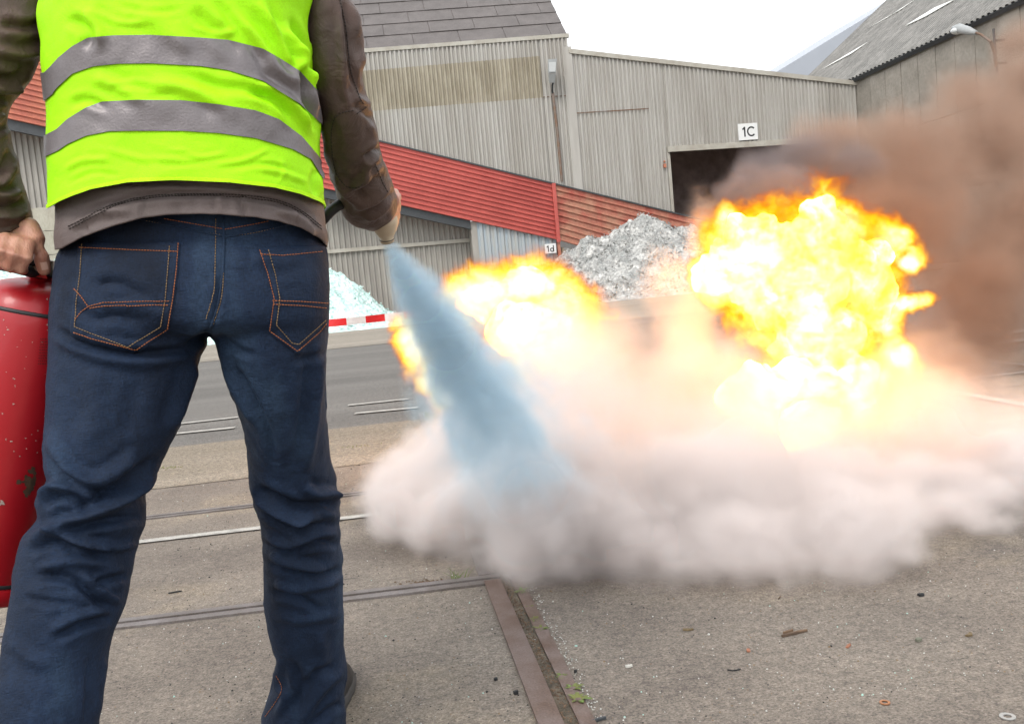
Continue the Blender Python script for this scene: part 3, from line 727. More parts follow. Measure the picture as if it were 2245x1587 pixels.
_c = M_skin.node_tree.nodes.new('ShaderNodeValToRGB'); _c.color_ramp.elements[0].color = (.36, .15, .10, 1); _c.color_ramp.elements[1].color = (.52, .27, .19, 1)
_c.color_ramp.elements[0].position = .35; _c.color_ramp.elements[1].position = .65
M_skin.node_tree.links.new(_n.outputs[0], _c.inputs[0]); M_skin.node_tree.links.new(_c.outputs[0], _b.inputs['Base Color'])
_t = M_skin.node_tree.nodes.new('ShaderNodeTexNoise'); _t.inputs['Scale'].default_value = 260; _t.inputs['Detail'].default_value = 4
_p = M_skin.node_tree.nodes.new('ShaderNodeBump'); _p.inputs['Distance'].default_value = .0012; M_skin.node_tree.links.new(_t.outputs[0], _p.inputs['Height']); M_skin.node_tree.links.new(_p.outputs[0], _b.inputs['Normal'])
_b.inputs['Roughness'].default_value = .48; _b.inputs['Subsurface Weight'].default_value = .12; _b.inputs['Subsurface Radius'].default_value = (.012, .004, .002)

man = root('person', (P(420, 1990, 1.6).x, 1.6, 0), 'person in yellow hi-vis vest, brown jacket and jeans aiming an extinguisher hose', 'person')

# section lists: (left, right, depth, half thickness, roundness)
HIPS = [((175, 455), (690, 455), 1.50, .125, 2.4), ((158, 510), (704, 510), 1.50, .13, 2.4), ((138, 570), (716, 565), 1.50, .135, 2.4),
        ((126, 640), (722, 640), 1.49, .14, 2.5), ((119, 705), (722, 700), 1.49, .135, 2.6), ((119, 730), (718, 728), 1.49, .11, 2.6)]
LLEG = [((126, 640), (450, 650), 1.48, .12, 2.1), ((119, 705), (461, 712), 1.475, .122, 2.1), ((116, 760), (440, 772), 1.47, .117, 2.1), ((112, 850), (414, 850), 1.455, .108, 2.1),
        ((107, 940), (386, 940), 1.44, .102, 2.1), ((104, 1005), (345, 1018), 1.43, .10, 2.1), ((112, 1050), (322, 1060), 1.425, .098, 2.1), ((88, 1100), (317, 1100), 1.42, .096, 2.1),
        ((90, 1130), (314, 1150), 1.415, .095, 2.1), ((54, 1185), (298, 1195), 1.41, .094, 2.1), ((38, 1248), (284, 1262), 1.40, .092, 2.1), ((27, 1330), (267, 1340), 1.38, .088, 2.1), ((16, 1400), (243, 1400), 1.37, .086, 2.1),
        ((2, 1480), (227, 1470), 1.355, .084, 2.1), ((-16, 1550), (216, 1545), 1.34, .084, 2.1), ((-42, 1700), (205, 1700), 1.33, .085, 2.1), ((-70, 1850), (198, 1850), 1.325, .088, 2.1), ((-88, 1975), (195, 1975), 1.32, .092, 2.1)]
RLEG = [((455, 650), (722, 640), 1.50, .12, 2.1), ((464, 715), (722, 705), 1.50, .118, 2.1), ((480, 755), (717, 760), 1.505, .113, 2.1), ((501, 820), (716, 820), 1.52, .106, 2.1),
        ((528, 900), (717, 890), 1.55, .10, 2.1), ((541, 960), (722, 950), 1.58, .097, 2.1), ((547, 1020), (726, 1020), 1.61, .096, 2.1), ((552, 1068), (739, 1066), 1.63, .096, 2.1),
        ((571, 1130), (746, 1125), 1.66, .093, 2.1), ((576, 1195), (747, 1190), 1.69, .089, 2.1), ((578, 1260), (750, 1255), 1.72, .086, 2.1), ((581, 1330), (755, 1335), 1.75, .084, 2.1), ((591, 1380), (755, 1385), 1.775, .083, 2.1),
        ((606, 1430), (755, 1430), 1.80, .082, 2.1), ((605, 1470), (759, 1475), 1.82, .083, 2.1), ((590, 1520), (755, 1518), 1.84, .088, 2.1), ((575, 1572), (756, 1572), 1.86, .098, 2.1), ((580, 1606), (752, 1604), 1.87, .10, 2.1)]
mb = MB(); loft(mb, HIPS); loft(mb, LLEG); loft(mb, RLEG)
V, Fc, N = remesh(mb, .0046, 7)
q = proj(V)
S = [ # left thigh and seat
 ([(120, 722), (180, 752), (280, 773), (370, 772), (425, 758)], 9, -6), ([(122, 740), (200, 780), (300, 796), (410, 782)], 12, 3.5),
 ([(425, 790), (400, 870), (372, 950)], 13, 5), ([(445, 775), (425, 860), (395, 935)], 8, -4),
 ([(107, 955), (140, 1020), (200, 1055), (270, 1020), (300, 985)], 13, 6), ([(110, 1000), (150, 1055), (215, 1085), (280, 1055)], 11, -6),
 ([(340, 1030), (290, 1080), (220, 1120), (140, 1150), (60, 1180)], 12, 10), ([(345, 1000), (290, 1045), (230, 1090), (180, 1105)], 10, -6),
 ([(92, 1110), (125, 1085), (170, 1098), (195, 1125)], 10, -7), ([(86, 1105), (120, 1068), (180, 1075), (220, 1105)], 10, 6),
 ([(312, 1130), (250, 1140), (190, 1150), (130, 1155)], 9, -8), ([(100, 1150), (140, 1175), (210, 1195), (240, 1190)], 10, 6), ([(60, 1210), (120, 1190), (170, 1205)], 9, -5),
 ([(296, 1190), (260, 1200), (210, 1195), (150, 1180)], 8, 5), ([(90, 1245), (150, 1230), (250, 1240)], 11, 5), ([(70, 1262), (150, 1268), (200, 1300), (240, 1335)], 10, -6),
 ([(200, 1285), (240, 1270), (278, 1262)], 8, -6), ([(180, 1255), (220, 1300), (262, 1320)], 9, 5), ([(120, 1400), (180, 1370), (245, 1352)], 9, -5), ([(110, 1380), (175, 1350), (250, 1335)], 9, 3.5),
 ([(50, 1310), (110, 1320), (170, 1325)], 8, -3), ([(20, 1400), (60, 1440), (110, 1460)], 14, 3), ([(232, 1440), (222, 1500), (212, 1580)], 9, 3), ([(200, 1440), (196, 1520), (190, 1590)], 7, -2.5),
 ([(200, 800), (210, 900), (190, 980)], 26, 3), ([(300, 820), (290, 900), (280, 960)], 20, -2),
 ([(150, 660), (210, 700), (260, 690), (320, 715)], 12, -4), ([(210, 625), (260, 620), (320, 650)], 10, -3.5), ([(240, 680), (300, 672), (355, 690)], 10, 3),
 # crotch and right thigh
 ([(462, 725), (440, 742), (410, 755)], 8, -4), ([(480, 735), (520, 765), (560, 780)], 8, -3.5), ([(486, 765), (520, 860), (560, 930)], 10, 4), ([(498, 790), (545, 860), (590, 950), (600, 1020)], 9, -4),
 ([(480, 600), (478, 660), (465, 715)], 7, -3), ([(700, 740), (690, 860), (680, 960), (668, 1040)], 13, 5), ([(680, 780), (670, 880), (655, 980)], 11, -3.5),
 ([(640, 790), (680, 785), (712, 770)], 8, -3), ([(560, 560), (600, 575), (650, 570)], 12, 2.5),
 ([(665, 1062), (690, 1080), (725, 1082), (740, 1095)], 10, 9), ([(735, 1110), (690, 1115), (640, 1108), (590, 1085), (560, 1075)], 12, -8), ([(552, 1060), (580, 1100), (640, 1135), (700, 1125)], 10, 6),
 ([(575, 1110), (620, 1145), (665, 1160), (740, 1150)], 9, -7), ([(640, 1140), (690, 1120), (735, 1128)], 9, 6), ([(578, 1170), (630, 1190), (690, 1165), (742, 1168)], 9, 5.5), ([(582, 1190), (640, 1205), (700, 1190), (745, 1195)], 8, -6),
 ([(590, 1215), (650, 1235), (715, 1248)], 9, 6), ([(585, 1235), (650, 1255), (710, 1262), (748, 1245)], 8, -6), ([(600, 1275), (660, 1290), (745, 1272)], 9, 4.5), ([(595, 1300), (650, 1310), (700, 1335)], 8, -4.5),
 ([(600, 1350), (660, 1360), (745, 1345)], 10, 3), ([(700, 1380), (710, 1450), (700, 1500)], 12, 2.5), ([(615, 1440), (608, 1500), (625, 1530), (600, 1575)], 9, 5), ([(640, 1450), (660, 1500), (640, 1560)], 10, -5),
 ([(752, 1470), (715, 1500), (680, 1550), (660, 1585)], 10, 6), ([(730, 1460), (690, 1480), (665, 1520)], 9, -5), ([(690, 1590), (720, 1560), (752, 1540)], 8, -5)]
d = strokes(V, N, S) * 1.75
zmask = np.clip((1.05 - V[:, 2]) / .1, 0, 1)
d += fbm(V, 14, 3, 4, (1, 1, 1.6)) * .0011 * zmask + fbm(V, 42, 2, 5, (1, 1, 2.2)) * .00045
back = facing(V, N) < 0
d += np.where(back, fbm(V, 20, 3, 6, (1, 1, 1.8)) * .002, 0)
V = V + N * d[:, None]
jeans = mobj('jeans', V, Fc, M_denim, man, True)
bvJ = BVHTree.FromPolygons([tuple(v) for v in V], Fc)
def cast(bv, px, py, lift, maxd=4):
    d = (fw * F + rt * (px - W0 / 2) + up * (H0 / 2 - py)).normalized()
    h = bv.ray_cast(EYE, d, maxd)
    if h[0] is None: return None, None
    n = h[1] if h[1].dot(d) < 0 else -h[1]
    return h[0] + n * lift, n
def patch(name, bv, left, right, nt, ns, m, parent, lift=.0032, thick=.003):
    Lk, Rk = catmull(left, 8), catmull(right, 8)
    def at(K, t):
        x = t * (len(K) - 1); i = min(int(x), len(K) - 2); return K[i] * (1 - (x - i)) + K[i+1] * (x - i)
    V = []; ok = []
    for j in range(nt + 1):
        a, b = at(Lk, j / nt), at(Rk, j / nt)
        for i in range(ns + 1):
            p = a + (b - a) * i / ns; edge = (i in (0, ns) or j in (0, nt))
            h, n = cast(bv, p[0], p[1], lift * (0.15 if edge else 1))
            V.append(h if h is not None else None)
    idx = {}; VV = []
    for k, v in enumerate(V):
        if v is not None: idx[k] = len(VV); VV.append(v)
    Fq = []
    for j in range(nt):
        for i in range(ns):
            c = [j*(ns+1)+i, j*(ns+1)+i+1, (j+1)*(ns+1)+i+1, (j+1)*(ns+1)+i]
            if all(x in idx for x in c): Fq.append(tuple(idx[x] for x in c)[::-1])
    return mobj(name, VV, Fq, m, parent, True)
def stitches(name, bv, lines, m, parent, w=.0007, dash=4.6, gap=1.6, lift=.0012, sharp=False):
    mb = MB()
    for pts in lines:
        K = catmull(pts, 10) if (len(pts) > 2 and not sharp) else np.array([np.array(pts[i]) * (1-t) + np.array(pts[i+1]) * t for i in range(len(pts)-1) for t in np.linspace(0, 1, 8)]) if sharp else np.array([np.array(pts[0]) * (1-t) + np.array(pts[1]) * t for t in np.linspace(0, 1, 12)])
        seg = np.linalg.norm(np.diff(K, axis=0), axis=1); cum = np.concatenate([[0], np.cumsum(seg)]); Lt = cum[-1]
        s = 0
        while s < Lt - dash:
            pp = []
            for t in (0, .5, 1):
                x = s + dash * t; q_ = [np.interp(x, cum, K[:, 0]), np.interp(x, cum, K[:, 1])]
                h, n = cast(bv, q_[0], q_[1], lift if t == .5 else lift * .5)
                if h is None: break
                pp.append(h)
            if len(pp) == 3: mb.tube(pp, [w * .8, w, w * .8], 5)
            s += dash + gap
    if mb.v:
        o = mb.obj(name, m, parent, True); o['kind'] = 'stuff'; return o
# pockets
pl = patch('pocket', bvJ, [(170, 530), (168, 600), (160, 665), (154, 728), (175, 742), (230, 757), (296, 772)], [(397, 528), (392, 590), (384, 650), (370, 722), (352, 738), (325, 756), (300, 773)], 46, 40, M_denim, jeans)
prr = patch('pocket', bvJ, [(565, 543), (583, 598), (600, 650), (596, 690), (589, 728), (615, 750), (650, 775)], [(712, 536), (717, 600), (720, 650), (718, 690), (716, 714), (690, 740), (656, 776)], 46, 30, M_denim, jeans)
def bvh_of(objs):
    VV, FF = [], []
    for o in objs:
        n = len(VV); off = o.matrix_world.translation if False else Vector((0, 0, 0))
        VV += [tuple(v.co) for v in o.data.vertices]; FF += [tuple(i + n for i in p.vertices) for p in o.data.polygons]
    return BVHTree.FromPolygons(VV, FF)
bvA = bvh_of([jeans, pl, prr])
stitches('pocket_stitching', bvA, [[(174, 543), (280, 548), (391, 552)], [(163, 633), (178, 650), (194, 672), (180, 682), (164, 702)], [(194, 672), (225, 664), (300, 662), (376, 660)], [(197, 676), (230, 671), (300, 670), (374, 669)],
    [(390, 533), (386, 590), (378, 655), (366, 722), (298, 767), (200, 742), (158, 727)]], M_thread, pl, sharp=True)
stitches('pocket_stitching', bvA, [[(180, 535), (176, 600), (168, 660), (164, 716), (200, 731), (280, 761), (352, 716), (362, 660), (368, 590), (372, 535)]], M_thread2, pl, sharp=True)
stitches('pocket_stitching', bvA, [[(572, 558), (620, 561), (712, 551)], [(597, 659), (660, 661), (720, 665)], [(599, 667), (660, 670), (720, 676)], [(570, 548), (588, 600), (602, 655), (592, 726), (652, 770), (700, 728), (718, 705)]], M_thread, prr, sharp=True)
stitches('pocket_stitching', bvA, [[(588, 548), (603, 600), (613, 655), (606, 712), (640, 752), (655, 755), (716, 700)]], M_thread2, prr, sharp=True)
stitches('seam_stitching', bvJ, [[(473, 480), (472, 560), (468, 640), (450, 705)], [(488, 480), (490, 560), (487, 650), (466, 715)], [(320, 484), (400, 500), (488, 516)], [(492, 520), (560, 510), (620, 495)]], M_thread2, jeans)
stitches('seam_stitching', bvJ, [[(360, 480), (430, 492), (488, 502)], [(492, 503), (540, 495), (590, 485)], [(606, 1480), (618, 1510), (600, 1545), (580, 1572)]], M_thread, jeans)
# centre seam ridge, yoke and belt loop
def ridge(name, bv, pts, w, m, parent, lift=.001):
    K = catmull(pts, 8); mb = MB(); pp = []
    for p in K:
        h, n = cast(bv, p[0], p[1], lift)
        if h is not None: pp.append(h)
    if len(pp) > 1: mb.tube(pp, w, 8)
    return mb.obj(name, m, parent, True)
ridge('centre_seam', bvJ, [(490, 478), (490, 560), (482, 650), (462, 718)], .0022, M_denim, jeans, .0003)
ridge('yoke_seam', bvJ, [(310, 480), (400, 500), (489, 518)], .0018, M_denim, jeans, .0003)
ridge('yoke_seam', bvJ, [(491, 520), (560, 508), (630, 492)], .0018, M_denim, jeans, .0003)

# torso of the jacket with arms
TOR = [((134, 556), (718, 548), 1.49, .152, 2.6), ((134, 520), (716, 515), 1.49, .158, 2.6), ((140, 470), (710, 468), 1.49, .152, 2.6), ((142, 400), (700, 400), 1.49, .15, 2.6),
       ((140, 300), (690, 320), 1.49, .15, 2.6), ((132, 200), (684, 220), 1.49, .15, 2.6), ((122, 100), (680, 110), 1.49, .15, 2.6), ((128, 0), (690, 0), 1.49, .148, 2.5),
       ((165, -80), (680, -70), 1.50, .135, 2.4), ((230, -140), (620, -130), 1.51, .11, 2.2), ((320, -178), (520, -172), 1.52, .075, 2)]
RARM = [((590, -110), (722, -40), 1.50, .07, 2.1), ((636, -20), (762, -30), 1.50, .068, 2.1), ((655, 60), (778, 55), 1.50, .066, 2.1), ((668, 130), (790, 128), 1.505, .065, 2.1), ((682, 200), (800, 190), 1.52, .063, 2.1),
        ((698, 270), (816, 250), 1.55, .062, 2.1), ((712, 345), (836, 318), 1.60, .06, 2.1), ((728, 410), (848, 368), 1.67, .058, 2.1), ((752, 462), (861, 408), 1.74, .054, 2.1), ((780, 484), (862, 426), 1.78, .046, 2.1), ((794, 489), (858, 440), 1.80, .040, 2.1)]
LARM = [((100, -110), (190, 10), 1.50, .07, 2.1), ((20, -90), (112, 98), 1.49, .07, 2.1), ((-50, -10), (72, 155), 1.475, .066, 2.1), ((-100, 80), (40, 190), 1.46, .063, 2.1), ((-128, 165), (12, 222), 1.45, .06, 2.1),
        ((-136, 240), (4, 258), 1.45, .06, 2.1), ((-122, 320), (16, 308), 1.455, .058, 2.1), ((-104, 385), (32, 372), 1.46, .056, 2.1), ((-88, 440), (48, 424), 1.465, .054, 2.1), ((-68, 490), (62, 462), 1.47, .05, 2.1), ((-44, 522), (73, 490), 1.475, .044, 2.1)]
S = [([(170, 470), (300, 435), (450, 425), (600, 440), (700, 475)], 7, -2.5), ([(300, 440), (310, 480)], 6, 2), ([(478, 425), (484, 470)], 7, 3), ([(520, 430), (540, 480)], 7, -2.5), ([(200, 420), (330, 412), (470, 418), (600, 432)], 5, 2), ([(230, 445), (240, 490)], 5, 1.5), ([(420, 430), (425, 470)], 4, -1.5), ([(640, 450), (650, 495)], 5, 1.6), ([(560, 435), (566, 480)], 4, 1.4), ([(180, 470), (190, 515)], 5, -1.6), ([(150, 500), (220, 470), (300, 465)], 9, 2.5), ([(600, 460), (660, 480), (705, 520)], 9, 3), ([(380, 440), (390, 475)], 7, -2), ([(680, 480), (700, 520), (712, 545)], 7, -3)]
# the jacket body is a shell whose rows start on the hem line, which hangs higher in the middle of the back
def grid_normals(Gd):
    dcen = Gd - Gd.mean(1, keepdims=True); dcen[:, :, 2] = 0
    a = np.cross(np.roll(Gd, -1, 1) - np.roll(Gd, 1, 1), np.gradient(Gd, axis=0)); a /= np.linalg.norm(a, axis=2, keepdims=True) + 1e-9
    return a * np.sign((a * dcen).sum(2, keepdims=True))
def line_rows(PGd, backm, xs, ys):
    n, m = PGd.shape[:2]; out = np.full(m, np.nan)
    for k in range(m):
        if backm[k]:
            dlt = PGd[:, k, 1] - np.interp(PGd[:, k, 0], xs, ys)
            s = np.nonzero((dlt[:-1] > 0) & (dlt[1:] <= 0))[0]
            if len(s): i = s[0]; out[k] = i + dlt[i] / (dlt[i] - dlt[i+1])
    ok = np.nonzero(~np.isnan(out))[0]; ext_ = np.concatenate([ok - m, ok, ok + m])
    return np.interp(np.arange(m), ext_, np.concatenate([out[ok]] * 3))
JG = ring_grid([((133, 590), (719, 580), 1.49, .158, 2.6)] + TOR, 220, 14); JN = grid_normals(JG)
jv, jn = JG.reshape(-1, 3), JN.reshape(-1, 3)
JG = (jv + jn * (strokes(jv, jn, S) * 2.4 + fbm(jv, 22, 3, 8, (1.5, 1, .7)) * .0022)[:, None]).reshape(JG.shape)
JP = proj(JG.reshape(-1, 3)).reshape(JG.shape[0], 220, 2)
hemx = [60, 134, 180, 250, 310, 370, 440, 500, 560, 610, 660, 700, 718, 800]; hemy = [560, 545, 520, 494, 478, 470, 468, 471, 476, 484, 500, 522, 540, 560]
hr_ = line_rows(JP, JG[20, :, 1] < 1.49, hemx, hemy); nrj = JG.shape[0]; RJ = 110
gvj = []
for j in range(RJ + 1):
    for k in range(220):
        rf = min(hr_[k] + (nrj - 1 - hr_[k]) * (j / RJ) ** 1.0, nrj - 1.001); i = int(rf); t = rf - i; gvj.append(JG[i, k] * (1 - t) + JG[i + 1, k] * t)
gvj = np.array(gvj)
def shell(name, V, Fq, m, parent, th):
    used = sorted({i for f in Fq for i in f}); mp_ = {a: k for k, a in enumerate(used)}
    o = mobj(name, [V[i] for i in used], [tuple(mp_[i] for i in f) for f in Fq], m, parent, True)
    if th:
        md = o.modifiers.new('thickness', 'SOLIDIFY'); md.thickness = th; md.offset = -1
    return o
Ft = [(j*220+k, j*220+(k+1)%220, (j+1)*220+(k+1)%220, (j+1)*220+k) for j in range(RJ) for k in range(220)]
Vt = gvj
jacket = shell('jacket', gvj, Ft, M_jacket, man, .0025)
bvT = BVHTree.FromPolygons([tuple(v) for v in Vt], Ft)
stitches('hem_stitching', bvT, [[(150, 497), (250, 448), (330, 430), (440, 424), (560, 430), (640, 450), (708, 500)], [(152, 502), (250, 453), (330, 435), (440, 429), (560, 435), (640, 455), (708, 506)]], M_threadj, jacket, .0008, 5, 2)
def sleeve(secs, S, nm):
    mb = MB(); Gd = ring_grid(secs, 44, 6); add_grid(mb, Gd)
    V, Fq, N = remesh(mb, .0042, 3)
    d = strokes(V, N, S) * 1.7 + fbm(V, 16, 3, 9, (1, 1, 1.2)) * .0028 + fbm(V, 48, 2, 10) * .0007
    V = V + N * d[:, None]
    return mobj(nm, V, Fq, M_sleeve, jacket, True), V, Fq
SR = [([(768, 0), (775, 60), (790, 110), (788, 160)], 8, 5), ([(752, 0), (760, 80), (768, 150), (785, 200)], 6, -4), ([(742, 20), (748, 110), (752, 180), (765, 240)], 8, 3), ([(780, 215), (800, 222), (812, 232)], 7, 2.5), ([(776, 232), (795, 245), (818, 262)], 6, -2.5),
      ([(800, 350), (820, 330), (838, 325)], 7, -5), ([(795, 400), (810, 365), (836, 345)], 8, 5), ([(770, 430), (810, 415), (850, 380)], 8, -5), ([(765, 415), (800, 395), (845, 360)], 7, 4), ([(775, 455), (820, 440), (858, 405)], 7, 5), ([(785, 470), (825, 455), (860, 420)], 6, -4),
      ([(730, 380), (760, 420), (790, 450)], 9, 4), ([(725, 400), (750, 440), (780, 470)], 8, -4), ([(690, 250), (720, 300), (720, 350)], 10, 3), ([(808, 270), (818, 300), (812, 340)], 8, 3.5), ([(800, 480), (830, 470), (858, 440)], 6, 4)]
sr, Vs, Fs = sleeve(RARM, SR, 'sleeve')
bvS = BVHTree.FromPolygons([tuple(v) for v in Vs], Fs)
stitches('patch_stitching', bvS, [[(775, 243), (748, 248), (732, 265), (726, 310), (735, 370), (755, 405), (780, 412), (800, 400)], [(744, 0), (758, 60), (764, 120), (770, 160), (786, 210), (798, 230)], [(782, 250), (802, 236), (806, 230)], [(822, 360), (838, 400), (852, 425)]], M_threadj, sr, .0009, 5, 2)
SL = [([(110, 40), (60, 60), (0, 50)], 10, -6), ([(100, 100), (50, 120), (-20, 110)], 10, 6), ([(60, 150), (20, 170), (-40, 160)], 8, -6), ([(40, 185), (10, 195), (-40, 190)], 8, 7), ([(10, 215), (-20, 222), (-60, 215)], 7, -7), ([(2, 250), (-20, 262), (-60, 255)], 8, 6),
      ([(12, 275), (-10, 290), (-50, 285)], 7, -5), ([(30, 360), (10, 400), (-20, 410)], 8, 5), ([(18, 330), (5, 370), (-30, 380)], 7, -4), ([(45, 420), (20, 430), (-30, 425)], 8, 6), ([(55, 440), (25, 455), (-30, 450)], 6, -5), ([(62, 465), (30, 478), (-20, 475)], 6, 4), ([(66, 485), (30, 500), (-10, 500)], 6, -3)]
sll, Vl, Fl = sleeve(LARM, SL, 'sleeve')
# ------------------------------------------------------------------ vest
VES = [((131, 470), (716, 478), 1.488, .175, 2.7), ((130, 445), (716, 452), 1.488, .176, 2.7), ((127, 385), (712, 390), 1.488, .172, 2.7), ((127, 300), (703, 330), 1.488, .168, 2.7), ((119, 215), (701, 240), 1.488, .167, 2.7),
       ((111, 130), (692, 150), 1.488, .167, 2.65), ((104, 65), (689, 70), 1.488, .167, 2.6), ((124, 0), (706, -5), 1.49, .165, 2.5), ((150, -70), (700, -60), 1.50, .152, 2.4), ((215, -135), (640, -125), 1.51, .128, 2.2), ((300, -176), (540, -170), 1.52, .10, 2)]
NS, SUB = 300, 20
VG = ring_grid(VES, NS, SUB); nr = VG.shape[0]
cen = VG.mean(1, keepdims=True); NG = VG - cen; NG[:, :, 2] = 0
du = np.roll(VG, -1, 1) - np.roll(VG, 1, 1); dv = np.gradient(VG, axis=0); NG2 = np.cross(du, dv); NG2 /= np.linalg.norm(NG2, axis=2, keepdims=True) + 1e-9
NG2 *= np.sign((NG2 * NG).sum(2, keepdims=True))
S = [([(500, 20), (560, 90), (610, 160), (655, 180)], 13, 5), ([(470, 0), (540, 80), (590, 150)], 11, -3.5), ([(560, 0), (610, 70), (640, 130), (655, 170)], 10, 5), ([(590, 20), (625, 90), (650, 140)], 8, -4), ([(620, 60), (650, 110), (668, 160), (690, 200)], 8, 6), ([(638, 40), (660, 90), (672, 130)], 7, -4),
     ([(640, 100), (655, 130), (650, 160)], 7, 4), ([(330, 180), (420, 200), (500, 240)], 13, 3), ([(400, 160), (480, 190), (560, 200), (600, 230)], 11, -2.5), ([(560, 180), (610, 200), (650, 240), (690, 300)], 10, 4.5), ([(540, 200), (600, 220), (640, 260)], 8, -3.5), ([(200, 170), (260, 190), (320, 230)], 12, 2.5),
     ([(150, 230), (190, 220), (240, 240)], 9, -2.5), ([(150, 40), (200, 70), (190, 110)], 12, -3), ([(190, 20), (210, 60), (230, 100)], 12, 3), ([(230, 325), (300, 345), (390, 352)], 6, 1.1), ([(300, 338), (380, 362), (450, 356)], 5, -.9), ([(400, 330), (440, 345), (500, 335)], 5, 1), ([(470, 362), (540, 350), (590, 326)], 5, 1.2), ([(500, 372), (580, 360), (640, 372)], 5, -.9), ([(140, 372), (180, 352), (240, 350)], 6, 1.4), ([(150, 400), (200, 378), (260, 384)], 5, -1), ([(330, 310), (380, 330), (420, 326)], 4, .9), ([(560, 180), (600, 190), (640, 214)], 5, -1.6), ([(230, 190), (300, 178), (370, 200)], 5, 1.1), ([(250, 210), (330, 214), (400, 200)], 5, -.9), ([(420, 60), (480, 75), (520, 66)], 6, 1.3), ([(200, 20), (260, 50), (330, 50)], 6, 1.2), ([(260, 10), (330, 28), (400, 18)], 6, -1.2), ([(345, 395), (360, 370), (352, 345)], 5, .8), ([(610, 400), (625, 375), (615, 350)], 5, .9),
     ([(560, 370), (620, 380), (680, 400)], 6, 1.4), ([(698, 370), (690, 400), (698, 430)], 8, -2), ([(708, 370), (704, 400), (710, 430)], 7, 2), ([(655, 150), (662, 190), (672, 240), (690, 290)], 6, -6), ([(664, 150), (676, 200), (690, 250)], 6, 4),
     ([(300, 20), (360, 60), (420, 120)], 18, 2.5), ([(420, 20), (470, 70), (530, 120)], 14, -2.5)]
Vf = VG.reshape(-1, 3); Nf = NG2.reshape(-1, 3)
dd_ = strokes(Vf, Nf, S) * 1.9 + fbm(Vf, 9, 3, 12, (1, 1, 1.5)) * .0020 + fbm(Vf, 26, 3, 13, (1.3, 1, 1.2)) * .0013
VG = (Vf + Nf * dd_[:, None]).reshape(VG.shape)
PG = proj(VG.reshape(-1, 3)).reshape(nr, NS, 2)
gang = np.arange(NS) * 2 * np.pi / NS
isback = VG[nr // 3, :, 1] < 1.488          # half of the ring that faces the camera
def vline(xs, ys):
    """for each column of the vest, the row where it crosses a line drawn across the back; in front it runs level between the sides"""
    out = np.full(NS, np.nan); rows = np.arange(nr)
    for k in range(NS):
        if isback[k]:
            dlt = PG[:, k, 1] - np.interp(PG[:, k, 0], xs, ys)
            s = np.nonzero((dlt[:-1] > 0) & (dlt[1:] <= 0))[0]
            if len(s): i = s[0]; out[k] = i + dlt[i] / (dlt[i] - dlt[i+1])
    ok = np.nonzero(~np.isnan(out))[0]
    ext = np.concatenate([ok - NS, ok, ok + NS]); val = np.concatenate([out[ok]] * 3)
    return np.interp(np.arange(NS), ext, val)
def vsample(rowf, k):
    i = np.clip(rowf, 0, nr - 1.001); a = int(i); t = i - a
    return VG[a, k] * (1 - t) + VG[a + 1, k] * t
HX = [100, 132, 160, 200, 280, 380, 500, 600, 660, 700, 716, 740]; HY = [458, 440, 428, 414, 399, 394, 399, 410, 425, 441, 452, 460]
vh = vline(HX, HY)
def arm_hole(k, z):   # openings at the sides, above chest height
    g = gang[k]; side = abs(math.cos(g)); return side > .955 and z > 1.26
ROWS = 150
gv = []
for j in range(ROWS + 1):
    for k in range(NS): gv.append(vsample(vh[k] + (nr - 1 - vh[k]) * j / ROWS, k))
gv = np.array(gv); fq = []
for j in range(ROWS):
    for k in range(NS):
        k2 = (k + 1) % NS; a = (j*NS+k, j*NS+k2, (j+1)*NS+k2, (j+1)*NS+k)
        zc = gv[a[0]][2]
        g = math.cos(gang[k] + math.pi / NS)
        hole = abs(g) > .97 and zc > 1.30 and zc < 1.5
        if not hole: fq.append(a)
vest = shell('vest', gv, fq, M_vest, man, .0018)
def band(name, top, bot, m, lift, nt=10, parent=None):
    vt, vb = vline(*top), vline(*bot); V = []
    for j in range(nt + 1):
        for k in range(NS):
            rf = vb[k] + (vt[k] - vb[k]) * j / nt
            p = vsample(rf, k); i = int(np.clip(rf, 0, nr - 1)); n = NG2[i, k]
            V.append(p + n * lift)
    return mobj(name, V, [(j*NS+k, j*NS+(k+1)%NS, (j+1)*NS+(k+1)%NS, (j+1)*NS+k) for j in range(nt) for k in range(NS)], m, parent or vest, True)
band('reflective_strip', ([100, 112, 130, 160, 195, 250, 330, 440, 500, 575, 610, 655, 690, 740], [160, 148, 128, 103, 84, 79, 78, 84, 89, 108, 128, 157, 196, 220]),
     ([100, 118, 125, 160, 205, 260, 330, 440, 500, 575, 610, 655, 700, 740], [222, 207, 196, 163, 147, 141, 140, 146, 155, 178, 200, 228, 270, 290]), M_reflect, .0021)
band('reflective_strip', ([100, 127, 150, 190, 225, 300, 400, 480, 560, 610, 660, 700, 740], [298, 284, 262, 237, 224, 220, 221, 230, 243, 262, 300, 348, 370]),
     ([100, 130, 150, 190, 240, 300, 400, 480, 560, 640, 680, 706, 740], [345, 331, 317, 299, 289, 288, 288, 293, 304, 328, 350, 392, 410]), M_reflect, .0021)
band('hem_binding', (HX, [y - 7 for y in HY]), (HX, [y + 1.5 for y in HY]), M_piping, .0016, 3)

